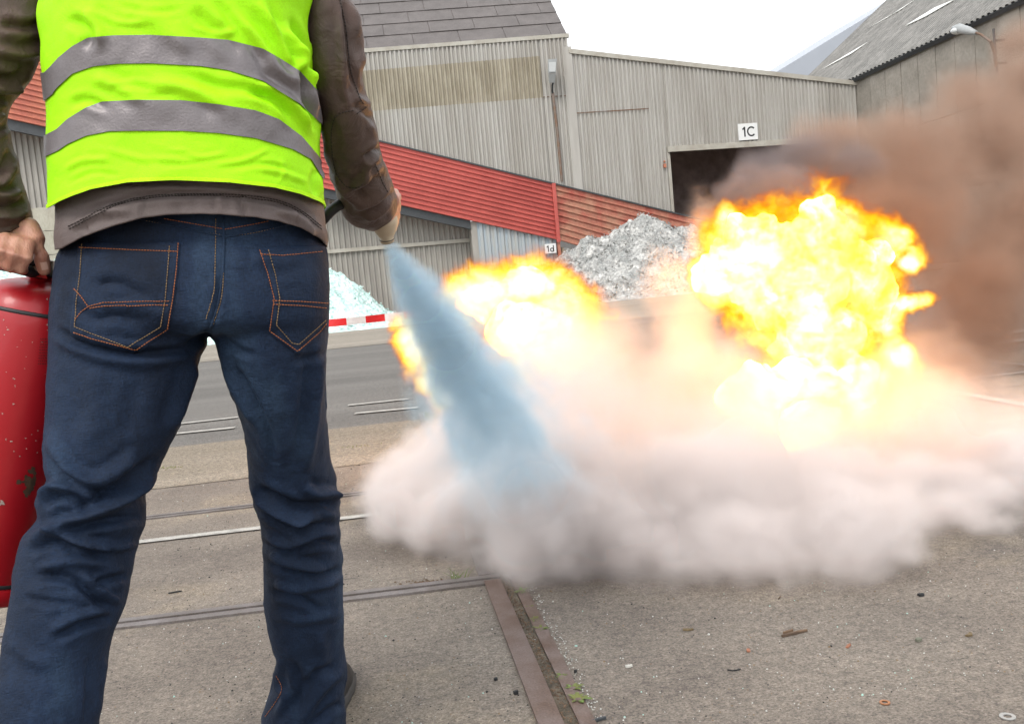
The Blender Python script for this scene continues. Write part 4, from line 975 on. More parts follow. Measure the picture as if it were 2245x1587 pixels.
# ------------------------------------------------------------------ body (one skin surface: legs, torso, arms, hands, head)
def shrink(secs, s, ts):
    out = []
    for (L, R, Y, t, e) in secs:
        c = ((L[0]+R[0])/2, (L[1]+R[1])/2)
        out.append(((c[0]+(L[0]-c[0])*s, c[1]+(L[1]-c[1])*s), (c[0]+(R[0]-c[0])*s, c[1]+(R[1]-c[1])*s), Y, t*ts, 2.1))
    return out
mb = MB()
loft(mb, shrink(HIPS[:5], .80, .66), 30, 4); loft(mb, shrink(LLEG, .68, .68), 24, 4); loft(mb, shrink(RLEG, .68, .68), 24, 4)
loft(mb, shrink(TOR, .84, .72), 36, 4); loft(mb, shrink(RARM, .66, .66), 20, 4); loft(mb, shrink(LARM, .66, .66), 20, 4)
nk = P(418, -170, 1.515); hd = Vector((nk.x - .01, 1.55, nk.z + .20))
mb.tube([nk - Vector((0, 0, .06)), nk + Vector((0, .01, .03)), hd - Vector((0, .01, .05))], [.072, .06, .058], 20)
mb.ell(hd, (.076, .098, .115), 28, 18); mb.ell(hd + Vector((0, .045, -.065)), (.052, .055, .05), 20, 12)      # skull, jaw
mb.tube([hd + Vector((0, .088, .02)), hd + Vector((0, .116, -.022)), hd + Vector((0, .1, -.035))], [.009, .015, .012], 10)  # nose
mb.tube([hd + Vector((-.025, .094, -.062)), hd + Vector((0, .1, -.06)), hd + Vector((.025, .094, -.062))], [.006, .008, .006], 8)  # lips
for s_ in (-1, 1):
    mb.ell(hd + Vector((s_ * .078, 0, 0)), (.009, .02, .032), 12, 8)
    mb.tube([hd + Vector((s_ * .015, .089, .036)), hd + Vector((s_ * .05, .078, .036))], [.009, .009], 8)
def finger(pts, r): 
    mb.tube([P(x, y, Y) for (x, y, Y) in pts], r, 12); mb.ell(P(*pts[-1]), (r[-1],)*3, 12, 8); mb.ell(P(*pts[0]), (r[0],)*3, 12, 8)
# left hand round the carrying handle
mb.tube([P(22, 470, 1.475), P(28, 500, 1.476), P(34, 520, 1.478)], [.024, .025, .022], 16)
mb.tube([P(50, 498, 1.472), P(44, 518, 1.470), P(36, 532, 1.475)], [.023, .025, .018], 16)
mb.tube([P(8, 495, 1.475), P(4, 512, 1.474), P(0, 526, 1.476)], [.022, .023, .017], 16)
finger([(62, 500, 1.462), (80, 530, 1.450), (90, 562, 1.448), (97, 590, 1.455)], [.0165, .0140, .0118, .0105])      # thumb, pressing down
finger([(54, 526, 1.462), (62, 540, 1.428), (57, 566, 1.414), (46, 588, 1.424), (50, 592, 1.450)], [.0115, .0108, .0102, .0092, .008])
finger([(33, 522, 1.458), (37, 534, 1.424), (31, 560, 1.408), (20, 584, 1.418), (26, 588, 1.446)], [.0115, .0108, .0104, .0094, .008])
finger([(10, 518, 1.458), (12, 528, 1.424), (5, 552, 1.408), (-5, 574, 1.418), (2, 580, 1.446)], [.0115, .0108, .0102, .0092, .008])
finger([(-12, 515, 1.46), (-12, 524, 1.428), (-19, 546, 1.414), (-28, 566, 1.424), (-22, 572, 1.446)], [.0105, .0098, .0092, .0084, .0075])
# right hand closed round the hose horn
mb.tube([P(832, 462, 1.740), P(842, 466, 1.780), P(850, 470, 1.875)], [.026, .029, .026], 16)
mb.tube([P(852, 440, 1.760), P(856, 448, 1.790), P(858, 458, 1.820)], [.02, .021, .019], 16)
finger([(858, 446, 1.790), (868, 432, 1.865), (866, 424, 1.895), (858, 424, 1.850)], [.0125, .0122, .0112, .010])
finger([(860, 458, 1.790), (865, 462, 1.780), (862, 478, 1.835), (852, 486, 1.780)], [.0125, .0122, .0112, .010])
finger([(858, 462, 1.865), (866, 474, 1.862), (861, 490, 1.858), (852, 496, 1.800)], [.0122, .0118, .011, .010])
finger([(856, 466, 1.885), (864, 486, 1.882), (858, 502, 1.820), (850, 506, 1.820)], [.0118, .0112, .0105, .0095])
finger([(840, 452, 1.800), (832, 470, 1.885), (836, 490, 1.905)], [.014, .013, .011])
Vb, Fb, Nb = remesh(mb, .0032, 3)
body = mobj('body', Vb, Fb, M_skin, man, True)
# nails
def nail(x, y, Y, w, h):
    c, n = cast(BVb, x, y, .0006)
    if c is None: return
    t = rt.copy(); t = (t - n * t.dot(n)).normalized(); b_ = n.cross(t)
    V = [c + t * w * a + b_ * h * bb + n * (.0008 - .0012 * abs(a)) for a in (-1, -.5, 0, .5, 1) for bb in (-1, 0, 1)]
    mobj('nail', V, [(i*3+j, i*3+j+1, i*3+j+4, i*3+j+3) for i in range(4) for j in range(2)], M_nail, body, True)
M_nail = mat('nail', (.62, .38, .30), .3, var=.05)
BVb = BVHTree.FromPolygons([tuple(v) for v in Vb], Fb)
nail(97, 583, 0, .0045, .006)
for s_ in (-1, 1):
    mb = MB(); mb.ell(hd + Vector((s_ * .031, .083, .018)), (.011, .011, .011), 12, 8); mb.obj('eye', M_sign, body, True)
# hair, short
mb = MB(); mb.ell(hd + Vector((0, -.014, .022)), (.084, .098, .108), 30, 20)
Vh, Fh, Nh = remesh(mb, .005, 0)
Vh = Vh + Nh * (fbm(Vh, 90, 2, 3) * .002)[:, None]
keep = ~((Vh[:, 2] < hd.z - .055) | ((Vh[:, 1] > hd.y + .045) & (Vh[:, 2] < hd.z + .06)))
shell('hair', Vh, [f for f in Fh if all(keep[i] for i in f)], M_hair, man, .004)
# shoes
def shoe(heel, ang, nm='shoe'):
    h = Vector(heel); dx = Vector((math.sin(ang), math.cos(ang), 0)); dy = Vector((dx.y, -dx.x, 0))
    prof = [(-.01, .030, .055), (.02, .036, .085), (.06, .038, .10), (.10, .040, .095), (.15, .045, .075), (.20, .050, .058), (.25, .047, .047), (.285, .033, .036), (.297, .015, .022)]
    mb = MB(); rows = []
    for (s, w, t) in prof:
        c = h + dx * s; rows.append([c + dy * (w * math.cos(a)) + Vector((0, 0, .022 + max(0, math.sin(a)) * t)) + Vector((0, 0, -.01 * (math.sin(a) < 0))) for a in [2*math.pi*i/24 for i in range(24)]])
    add_grid(mb, np.array([[tuple(v) for v in r] for r in rows])); s_ = mb.obj(nm, M_shoe, man, True)
    mb = MB(); rows = []
    for (s, w, t) in prof:
        c = h + dx * (s * 1.02 - .003); w += .005; rows.append([c + dy * (w * math.cos(a)) + Vector((0, 0, .013 + .0125 * (1 if math.sin(a) > 0 else -1) * min(1, abs(math.sin(a)) * 3))) for a in [2*math.pi*i/24 for i in range(24)]])
    add_grid(mb, np.array([[tuple(v) for v in r] for r in rows])); mb.obj('sole', M_sole, s_, True)
    for i in range(5):
        s = .10 + i * .02; z = .022 + np.interp(s, [p[0] for p in prof], [p[2] for p in prof])
        c = h + dx * s; mb = MB(); mb.tube([c + dy * -.022 + Vector((0, 0, z - .010)), c + Vector((0, 0, z + .002)), c + dx * .012 + dy * .022 + Vector((0, 0, z - .010))], .0025, 6); mb.obj('lace', M_lace, s_, True)
    for k in range(3):
        mb = MB(); pts = []
        for i in range(7):
            t = i / 6; s = .0 + k * .03 + t * .05; w = np.interp(s, [p[0] for p in prof], [p[1] for p in prof]); tt = np.interp(s, [p[0] for p in prof], [p[2] for p in prof]); a = .25 + t * .9
            pts.append(h + dx * s + dy * (w * math.cos(a) + .001) + Vector((0, 0, .023 + math.sin(a) * tt)))
        mb.tube(pts, .0016, 6); mb.obj('piping', M_lace, s_, True)
hr = G(716, 1612, 0)
shoe((hr.x - .017, hr.y - .0, 0), math.radians(6))
hl = P(60, 2000, 1.27)
shoe((hl.x, 1.26, 0), math.radians(-14))

# ------------------------------------------------------------------ fire extinguisher
M_xred = bpy.data.materials.new('extinguisher_paint'); M_xred.use_nodes = True
nt = M_xred.node_tree; b = nt.nodes['Principled BSDF']; N_, L_2 = nt.nodes.new, nt.links.new
tc = N_('ShaderNodeTexCoord'); n = N_('ShaderNodeTexNoise'); n.inputs['Scale'].default_value = 26; n.inputs['Detail'].default_value = 7; n.inputs['Roughness'].default_value = .7; L_2(tc.outputs['Object'], n.inputs['Vector'])
cr = N_('ShaderNodeValToRGB'); e = cr.color_ramp.elements; e[0].position = .735; e[0].color = (.37, .006, .012, 1); e[1].position = .745; e[1].color = (.55, .42, .36, 1); L_2(n.outputs[0], cr.inputs[0])
n2 = N_('ShaderNodeTexNoise'); n2.inputs['Scale'].default_value = 5; n2.inputs['Detail'].default_value = 8; L_2(tc.outputs['Object'], n2.inputs['Vector'])
c2 = N_('ShaderNodeValToRGB'); e = c2.color_ramp.elements; e[0].position = .68; e[0].color = (0, 0, 0, 1); e[1].position = .70; e[1].color = (1, 1, 1, 1); L_2(n2.outputs[0], c2.inputs[0])
m_ = N_('ShaderNodeMix'); m_.data_type = 'RGBA'; L_2(c2.outputs[0], m_.inputs[0]); L_2(cr.outputs[0], m_.inputs[6]); m_.inputs[7].default_value = (.07, .035, .02, 1); L_2(m_.outputs[2], b.inputs['Base Color'])
b.inputs['Roughness'].default_value = .38; b.inputs['Coat Weight'].default_value = .15
bp = N_('ShaderNodeBump'); bp.inputs['Distance'].default_value = .004; L_2(n2.outputs[0], bp.inputs['Height']); L_2(bp.outputs[0], b.inputs['Normal'])
M_xdark = mat('black_rubber', (.02, .02, .022), .5, var=.2); M_brass = mat('worn_valve_metal', (.25, .2, .16), .4, .7, var=.3); M_rust = mat('bare_rusty_metal', (.10, .055, .03), .7, .2, col2=(.05, .03, .02), vscale=60)
M_cream = mat('cream_plastic_horn', (.52, .42, .30), .5, col2=(.44, .34, .23), vscale=20); M_redpl = mat('red_lever_paint', (.42, .02, .02), .35, var=.2)
XY = 1.53
xt, xb_ = P(88, 616, XY), P(-36, 1294, XY); axx = (xb_ - xt).normalized(); XL = (xb_ - xt).length; xr = .081
ext = root('fire_extinguisher', xb_, 'scuffed red fire extinguisher hanging tilted from the left hand', 'extinguisher')
ta_ = axx.cross(Vector((0, 1, 0))).normalized(); tb_ = axx.cross(ta_).normalized()
def lathe(prof, n=56):
    rows = []
    for (s, r) in prof:
        rows.append([tuple(xt + axx * s + (ta_ * math.cos(a) + tb_ * math.sin(a)) * r) for a in [2*math.pi*i/n for i in range(n)]])
    m2 = MB(); add_grid(m2, np.array(rows)); return m2
cyl = lathe([(-.012, .018), (-.002, .020), (.002, .035), (.008, .052), (.018, .066), (.032, .0755), (.05, .0805), (.07, xr), (XL - .034, xr), (XL - .03, xr - .002), (XL - .028, xr + .001), (XL - .004, xr + .0015), (XL, xr - .002)]).obj('cylinder', M_xred, ext, True)
lathe([(.044, .0795), (.045, .0812), (.049, .0820), (.050, .0805)]).obj('band', M_xdark, ext, True)
lathe([(XL - .036, xr + .0004), (XL - .035, xr + .0014), (XL - .031, xr + .0014), (XL - .030, xr + .0004)]).obj('band', M_xdark, ext, True)
lathe([(-.035, .013), (-.034, .017), (-.012, .019), (-.010, .022)]).obj('valve', M_brass, ext, True)
bvX = BVHTree.FromPolygons([tuple(v.co) for v in cyl.data.vertices], [tuple(p.vertices) for p in cyl.data.polygons])
def chip(cx, cy_, rx_, ry_, m, seed, parent=cyl, name='paint_chip'):
    r_ = random.Random(seed); V = []; c, n_ = cast(bvX, cx, cy_, .0006); V.append(c)
    K = 26
    for i in range(K):
        a = 2*math.pi*i/K; rr = .6 + .5 * r_.random() + .25 * math.sin(3*a + seed)
        h, _ = cast(bvX, cx + rx_ * rr * math.cos(a), cy_ + ry_ * rr * math.sin(a), .0006)
        V.append(h if h is not None else c)
    mobj(name, V, [(0, 1 + i, 1 + (i+1) % K) for i in range(K)], m, parent)
chip(66, 1060, 15, 22, M_rust, 3); chip(70, 1032, 10, 9, M_rust, 5); chip(44, 1056, 13, 5, M_rust, 8); chip(58, 1080, 9, 10, M_rust, 9)
M_chipw = mat('scuffed_undercoat', (.5, .38, .33), .7, var=.3)
for i in range(34):
    chip(rnd.uniform(0, 110), rnd.uniform(650, 1000), rnd.uniform(.8, 3.2), rnd.uniform(.6, 2.2), M_chipw, i, name='scuff')
chip(4, 1102, 6, 7, M_chipw, 44, name='scuff'); chip(107, 712, 7, 2, M_chipw, 45, name='scuff')
# faint printed text on the side label: rows of short dark dashes too worn to read
mb = MB()
for j in range(10):
    x = 88 - j * .6; y = 742 + j * 6.0
    while x < 116:
        w = rnd.uniform(2, 5); pts = []
        hs_ = [cast(bvX, a, b_, .0007)[0] for a, b_ in ((x, y), (x + w, y + .4), (x + w, y + 2.6), (x, y + 2.2))]
        if all(h is not None for h in hs_): mb.add(hs_, [(0, 1, 2, 3)])
        x += w + rnd.uniform(1, 2)
o = mb.obj('label_print', mat('worn_print', (.12, .01, .012), .5), cyl); o['kind'] = 'stuff'
# lever, handle
mb = MB(); mb.tube([P(92, 600, 1.505), P(70, 596, 1.49), P(40, 588, 1.475), P(0, 580, 1.47), P(-40, 572, 1.47)], [.008, .009, .009, .009, .008], 10); mb.obj('carrying_handle', M_xdark, ext, True)
mb = MB(); mb.tube([P(104, 598, 1.51), P(92, 584, 1.50), P(74, 574, 1.495), P(58, 580, 1.49)], [.006, .007, .007, .006], 8); mb.obj('lever', M_xdark, ext, True)
mb = MB(); mb.hexa([P(62, 604, 1.49), P(104, 612, 1.49), P(104, 612, 1.53), P(62, 604, 1.53), P(64, 584, 1.495), P(98, 590, 1.495), P(98, 590, 1.525), P(64, 584, 1.525)]); mb.obj('valve_block', M_redpl, ext)
mb = MB(); mb.ell(P(78, 590, 1.488), (.005, .003, .005), 12, 8); mb.obj('gauge', M_brass, ext, True)
mb = MB(); mb.tube([P(124, 608, 1.53), P(126, 596, 1.53), P(138, 592, 1.53), P(150, 600, 1.53)], .007, 10); mb.obj('hose_coupling', M_brass, ext, True)
# hose in front of the man to the horn in his right hand
hp = [P(130, 600, 1.54), P(160, 580, 1.66), P(250, 600, 1.74), P(400, 640, 1.80), P(560, 610, 1.80), P(660, 530, 1.74), P(705, 485, 1.70), P(728, 461, 1.69), P(752, 446, 1.70), P(785, 444, 1.75), P(812, 455, 1.80), P(830, 472, 1.84)]
K = catmull([tuple(p) for p in hp], 8); mb = MB(); mb.tube([Vector(k) for k in K], .0098, 14); mb.obj('hose', M_xdark, ext, True)
n0, n1 = P(840, 466, 1.765), P(849, 531, 1.79); mb = MB()
ax_ = (n1 - n0); mb.tube([n0, n0 + ax_ * .35, n0 + ax_ * .6, n0 + ax_ * .86, n0 + ax_ * .88, n1], [.024, .0265, .0215, .0125, .0145, .0125], 22); mb.obj('horn', M_cream, ext, True)
mb = MB(); mb.tube([n0 + ax_ * .875, n0 + ax_ * .90], [.0149, .0149], 22); mb.obj('horn_ring', M_xdark, ext, True)
mb = MB(); mb.ell(n0 + ax_ * .5 + Vector((-.006, -.022, 0)), (.003, .003, .003), 8, 6); mb.obj('horn_screw', M_xdark, ext, True)
NOZ = n1

# ------------------------------------------------------------------ litter, pebbles and weeds
M_wood = mat('weathered_wood', (.16, .10, .06), .85, col2=(.07, .045, .03), vscale=60, stretch=(.2, 1, 1)); M_chip = mat('orange_brick_chip', (.34, .14, .08), .85, var=.25, vscale=40)
M_cop = mat('copper_washer', (.42, .20, .10), .4, .6, var=.2); M_zinc = mat('zinc_washer', (.45, .44, .42), .4, .5, var=.2); M_leafd = mat('dead_leaf', (.17, .12, .06), .85, var=.4, vscale=50)
M_stone = mat('pale_stone', (.55, .53, .48), .8, var=.25, vscale=50); M_blk = mat('black_rubber_scrap', (.015, .015, .016), .7, var=.2)
M_weed = mat('weed_leaf', (.085, .15, .025), .6, col2=(.13, .13, .03), vscale=30); M_grass = mat('grass_blade', (.10, .17, .03), .6, col2=(.16, .15, .05), vscale=20)
GRP = 'small litter on the ground'
def ringobj(px, py, r, r2, m, label):
    c = G(px, py); mb = MB(); n = 28; V = []; Fc = []
    for i in range(n):
        a = 2*math.pi*i/n
        for (rr, z) in ((r, .001), (r, .003), (r2, .003), (r2, .001)): V.append((c.x + rr*math.cos(a), c.y + rr*math.sin(a), z))
    for i in range(n):
        j = (i + 1) % n
        for k in range(4): Fc.append((4*i+k, 4*j+k, 4*j+(k+1)%4, 4*i+(k+1)%4))
    mb.add(V, Fc); tag(mb.obj('washer', m), label, 'washer', 'loose washers on the ground')
ringobj(1940, 1541, .0105, .006, M_cop, 'small copper-coloured washer lying on the ground')
ringobj(2209, 1572, .0145, .0075, M_zinc, 'larger pale grey washer lying on the ground')
def scrap(name, px, py, L, w, h, ang, m, label, cat, bend=0.0, n=6):
    c = G(px, py); d = Vector((math.cos(ang), math.sin(ang), 0)); s_ = Vector((-d.y, d.x, 0)); rows = []
    for i in range(n + 1):
        t = i / n - .5; ww = w * (1 - .5 * abs(t) ** 2 * 2) * rnd.uniform(.85, 1.1)
        p = c + d * L * t + s_ * bend * (t * t * 4 - .5)
        rows.append([tuple(p + s_ * ww/2 * a + Vector((0, 0, h * b * rnd.uniform(.85, 1.15) + .001))) for a, b in ((-1, 0), (-.9, .9), (0, 1.05), (.9, .9), (1, 0))])
    mb = MB(); add_grid(mb, np.array(rows)); tag(mb.obj(name, m), label, cat)
scrap('wood_splinter', 1742, 1390, .072, .008, .006, .16, M_wood, 'long brown splinter of wood on the asphalt', 'wood')
scrap('wood_splinter', 1728, 1387, .03, .006, .006, .3, M_wood, 'short splinter lying against the long one', 'wood')
scrap('dead_leaf', 1509, 1381, .026, .011, .004, -.25, M_leafd, 'curled brown leaf left of the long splinter', 'leaf', .002)
scrap('dead_leaf', 2125, 1393, .02, .010, .004, .5, M_leafd, 'curled olive leaf near the right edge', 'leaf', .003)
scrap('brick_chip', 1641, 1427, .016, .010, .003, 1.3, M_chip, 'orange chip standing lengthwise below the splinter', 'chip')
scrap('brick_chip', 1860, 1417, .022, .008, .003, .75, M_chip, 'orange chip right of the long splinter', 'chip')
scrap('rubber_scrap', 2019, 1306, .014, .014, .006, .1, M_blk, 'black square scrap near the edge of the powder cloud', 'scrap')
scrap('stone', 2014, 1405, .014, .012, .007, .2, mat('grey_green_stone', (.16, .16, .12), .8, var=.3), 'grey-green stone between two leaves', 'stone')
scrap('stone', 1379, 1462, .016, .008, .005, .0, M_stone, 'white flake of stone right of the rusty rail', 'stone')
scrap('twig', 1709, 1311, .022, .0025, .003, .9, M_wood, 'thin dark twig under the powder cloud', 'twig')
scrap('wire', 1610, 1470, .030, .0014, .003, -.2, M_blk, 'short bent wire on the asphalt', 'wire', .006, 10)
scrap('stone', 1131, 1521, .010, .010, .008, .2, M_blk, 'black stone left of the rusty rail', 'stone')
scrap('stone', 1087, 1491, .008, .008, .006, .2, M_blk, 'smaller black stone left of the rusty rail', 'stone')
scrap('twig', 384, 1299, .042, .005, .004, .12, M_blk, 'dark twig lying between the legs', 'twig')
scrap('metal_bar', 1312, 1580, .034, .006, .006, .18, M_darkbeam, 'short dark metal bar across the rusty rail', 'bar')
scrap('stone', 1262, 1475, .006, .006, .007, .5, M_blk, 'dark stone lying on the rusty guard strip', 'stone')
# pebbles and crumbs
mb = MB()
r_ = random.Random(11)
def peb(x, y, s):
    a = r_.random() * 6.28; v = []
    for k in range(5):
        g = a + k * 1.2566; v.append((x + s * math.cos(g) * r_.uniform(.6, 1.1), y + s * math.sin(g) * r_.uniform(.5, 1), .0))
    v2 = [(x + (p[0]-x) * .6, y + (p[1]-y) * .6, s * r_.uniform(.5, .9)) for p in v]
    return v + v2, [(5,6,7,8,9)] + [(k, (k+1) % 5, (k+1) % 5 + 5, k + 5) for k in range(5)]
M_peb = [mat('dark_pebbles', (.03, .028, .027), .8, var=.3), mat('pale_pebbles', (.55, .54, .50), .7, var=.3, vscale=80), mat('brown_pebbles', (.24, .16, .095), .8, var=.4, vscale=70), mat('teal_glass_crumbs', (.35, .55, .48), .3, var=.2)]
names = ['dark_gravel', 'pale_gravel', 'brown_gravel', 'glass_crumbs']
for k, (m, cnt) in enumerate(zip(M_peb, (1500, 1100, 1300, 260))):
    mb = MB()
    for i in range(cnt):
        d = 1.7 + 5.2 * r_.random() ** 1.7; x = r_.uniform(-.75, .72) * d + .12 * d
        if k == 0 and r_.random() < .5: x = r_.gauss(-.2, .25) * d * .5 + .05
        s = r_.uniform(.0011, .0028) * (1.5 if r_.random() < .08 else 1) * (.7 + .15 * d)
        mb.add(*peb(x, d, s))
    o = mb.obj(names[k], m); o['kind'] = 'stuff'; o['label'] = ['scattered dark grit on the ground', 'scattered pale grit on the ground', 'scattered brown grit on the ground', 'tiny teal glass crumbs on the ground'][k]
# grit and moss in the groove
mb = MB(); mbm = MB(); mo = MB()
for i in range(420):
    t = r_.random(); p = A0.lerp(B0, t * 1.02 - .05) + Vector((r_.gauss(0, .010), r_.gauss(0, .01), 0)); mb.add([(a, b, c + .003) for a, b, c in peb(p.x, p.y, r_.uniform(.0015, .004))[0]], peb(0, 0, 1)[1])
for i in range(260):
    p = A0.lerp(B0, r_.random()) + Vector((.055 + r_.gauss(0, .012), 0, 0)); v, f = peb(p.x, p.y, r_.uniform(.001, .003)); mbm.add([(a, b, c + .001) for a, b, c in v], f)
o = mb.obj('groove_grit', M_wood); o['kind'] = 'stuff'; o = mbm.obj('rail_side_grit', M_peb[1]); o['kind'] = 'stuff'
def weed(px, py, R, n, label, m=None, up_=.25, name='weed', cat='weed', grp='weeds growing in the rail groove'):
    c = G(px, py); mb = MB()
    for i in range(n):
        a = r_.random() * 6.28; L = R * r_.uniform(.5, 1.1); w = L * .17; d = Vector((math.cos(a), math.sin(a), 0)); s_ = Vector((-d.y, d.x, 0)); V = []
        for j in range(5):
            t = j / 4; ww = w * math.sin(math.pi * (.12 + .86 * t)) * (1.35 if j % 2 else .8); p = c + d * L * t + Vector((0, 0, .004 + L * up_ * math.sin(t * 2.2)))
            V += [p - s_ * ww, p + Vector((0, 0, -.12 * ww)), p + s_ * ww]
        mb.add(V, [(3*j+k, 3*j+k+1, 3*j+k+4, 3*j+k+3) for j in range(4) for k in range(2)])
    tag(mb.obj(name, m or M_weed, None, True), label, cat, grp)
weed(1268, 1538, .034, 15, 'largest flat green weed near the bottom end of the rusty rail')
weed(1256, 1513, .025, 11, 'second green weed just above the largest in the rail groove')
weed(1186, 1382, .024, 12, 'green weed half way along the rusty rail groove')
weed(1174, 1362, .022, 8, 'small weed just beyond the half-way weed in the groove')
weed(1143, 1300, .028, 10, 'yellowish weed tuft at the far end of the rusty rail groove')
weed(1232, 1488, .02, 7, 'tiny weed between the half-way weed and the lower weeds')
weed(1160, 1335, .018, 7, 'tiny sprig in the groove near its far end')
def tuft(px, py, H, n, w, label, spread=.02):
    c = G(px, py); mb = MB()
    for i in range(n):
        b = c + Vector((r_.gauss(0, spread), r_.gauss(0, spread * .4), 0)); a = r_.gauss(0, .4); L = H * r_.uniform(.5, 1.1); V = []
        for j in range(4):
            t = j / 3; p = b + Vector((math.sin(a) * L * t * (1 + t), r_.uniform(-.1, .1) * L * t, L * t)); ww = w * (1 - t * .9); V += [p - Vector((ww, 0, 0)), p + Vector((ww, 0, 0))]
        mb.add(V, [(2*j, 2*j+1, 2*j+3, 2*j+2) for j in range(3)])
    tag(mb.obj('grass_tuft', M_grass), label, 'grass tuft', 'grass tufts on the yard')
tuft(1004, 1272, .045, 14, .0014, 'small upright grass tuft beside the near rail', .014)
tuft(945, 918, .07, 26, .005, 'grass clump at the end of the rail by the road', .04)
tuft(952, 932, .06, 22, .005, 'second grass clump in the rail groove near the road', .035)
tuft(960, 948, .06, 18, .005, 'third grass clump nearest in the far rail groove', .03)
tuft(372, 1027, .02, 20, .003, 'low grass fringe on the pavement edge between the legs', .05)
tuft(795, 978, .015, 14, .003, 'low grass fringe on the pavement edge right of the legs', .06)
mb = MB()
for i in range(160):
    g = G(r_.gauss(945, 26), 1277 + r_.gauss(0, 3)); v, f = peb(g.x, g.y, r_.uniform(.002, .005)); mb.add(v, f)
o = mb.obj('leaf_litter', M_wood); o['kind'] = 'stuff'

# ------------------------------------------------------------------ powder, smoke and fire (real volumes)
class Fld:
    """one scalar field of a geometry-node volume, built up step by step"""
    def __init__(s, ng): s.ng = ng; s.pos = ng.nodes.new('GeometryNodeInputPosition').outputs[0]
    def m(s, op, a, b=None, c=None, clamp=False):
        n = s.ng.nodes.new('ShaderNodeMath'); n.operation = op; n.use_clamp = clamp
        for i, q in enumerate((a, b, c)):
            if q is None: continue
            if isinstance(q, (int, float)): n.inputs[i].default_value = q
            else: s.ng.links.new(q, n.inputs[i])
        return n.outputs[0]
    def v(s, op, a, b=None, out='Vector'):
        n = s.ng.nodes.new('ShaderNodeVectorMath'); n.operation = op
        for i, q in enumerate((a, b)):
            if q is None: continue
            if hasattr(q, 'is_linked') or hasattr(q, 'node'): s.ng.links.new(q, n.inputs[i])
            elif isinstance(q, (int, float)): n.inputs['Scale'].default_value = q
            else: n.inputs[i].default_value = tuple(q)
        return n.outputs[out]
    def noise(s, scale, detail=5, rough=.55, dist=0.0, vec=None, color=False, mul=None):
        n = s.ng.nodes.new('ShaderNodeTexNoise'); n.inputs['Scale'].default_value = scale; n.inputs['Detail'].default_value = detail
        n.inputs['Roughness'].default_value = rough; n.inputs['Distortion'].default_value = dist
        vv = vec if vec is not None else s.pos
        if mul: vv = s.v('MULTIPLY', vv, mul)
        s.ng.links.new(vv, n.inputs['Vector'])
        return n.outputs[1 if color else 0]
    def warp(s, scale, amt, detail=3):
        c = s.noise(scale, detail, color=True); d = s.v('SUBTRACT', c, (.5, .5, .5)); d = s.v('MULTIPLY', d, (amt,)*3)
        return s.v('ADD', s.pos, d)
    def ells(s, L, vec=None, k=.18):
        vec = vec if vec is not None else s.pos; acc = None
        for (c, r) in L:
            d = s.v('SUBTRACT', vec, tuple(c)); d = s.v('DIVIDE', d, tuple(r)); l = s.v('LENGTH', d, None, 'Value'); x = s.m('SUBTRACT', 1.0, l)
            acc = x if acc is None else s.m('SMOOTH_MAX', acc, x, k)
        return acc
def bbox(L, pad=1.15, zmin=None):
    lo = [min(c[i] - r[i] * pad for c, r in L) for i in range(3)]; hi = [max(c[i] + r[i] * pad for c, r in L) for i in range(3)]
    if zmin is not None: lo[2] = zmin
    return lo, hi
def vol_mat(name, dens, color, emis=None, aniso=0.0, absorb=None, noise_tint=None):
    m = bpy.data.materials.new(name); m.use_nodes = True; nt = m.node_tree; nt.nodes.clear()
    o = nt.nodes.new('ShaderNodeOutputMaterial'); at = nt.nodes.new('ShaderNodeAttribute'); at.attribute_name = 'density'
    if emis:
        e = nt.nodes.new('ShaderNodeEmission'); e.inputs[0].default_value = (*emis[0], 1)
        ml = nt.nodes.new('ShaderNodeMath'); ml.operation = 'MULTIPLY'; ml.inputs[1].default_value = emis[1]
        nt.links.new(at.outputs['Fac'], ml.inputs[0]); nt.links.new(ml.outputs[0], e.inputs[1])
        nt.links.new(e.outputs[0], o.inputs['Volume'])
    else:
        p = nt.nodes.new('ShaderNodeVolumePrincipled'); p.inputs['Density'].default_value = dens; p.inputs['Color'].default_value = (*color, 1); p.inputs['Anisotropy'].default_value = aniso
        if absorb: p.inputs['Absorption Color'].default_value = (*absorb, 1)
        nt.links.new(p.outputs[0], o.inputs['Volume'])
    return m
def grid_volume(hull, name, lo, hi, voxel, build, m):
    ng = bpy.data.node_groups.new(name + '_grid', 'GeometryNodeTree')
    ng.interface.new_socket('Geometry', in_out='INPUT', socket_type='NodeSocketGeometry'); ng.interface.new_socket('Geometry', in_out='OUTPUT', socket_type='NodeSocketGeometry')
    go = ng.nodes.new('NodeGroupOutput'); vc = ng.nodes.new('GeometryNodeVolumeCube')
    vc.inputs['Min'].default_value = lo; vc.inputs['Max'].default_value = hi
    for i, k in enumerate('XYZ'): vc.inputs['Resolution ' + k].default_value = max(8, int((hi[i] - lo[i]) / voxel))
    f = Fld(ng); ng.links.new(build(f), vc.inputs['Density'])
    sm = ng.nodes.new('GeometryNodeSetMaterial'); sm.inputs['Material'].default_value = m
    ng.links.new(vc.outputs[0], sm.inputs[0]); ng.links.new(sm.outputs[0], go.inputs[0])
    v = bpy.data.volumes.new(name); v.materials.append(m); o = bpy.data.objects.new(name, v); COL.objects.link(o)
    if hull is not None: o.parent = hull
    md = o.modifiers.new('grid', 'NODES'); md.node_group = ng
    return o
def thin(name, d, col):
    m = bpy.data.materials.new(name); m.use_nodes = True; nt = m.node_tree; nt.nodes.clear(); o = nt.nodes.new('ShaderNodeOutputMaterial')
    p = nt.nodes.new('ShaderNodeVolumePrincipled'); p.inputs['Density'].default_value = d; p.inputs['Color'].default_value = (*col, 1); nt.links.new(p.outputs[0], o.inputs['Volume']); return m
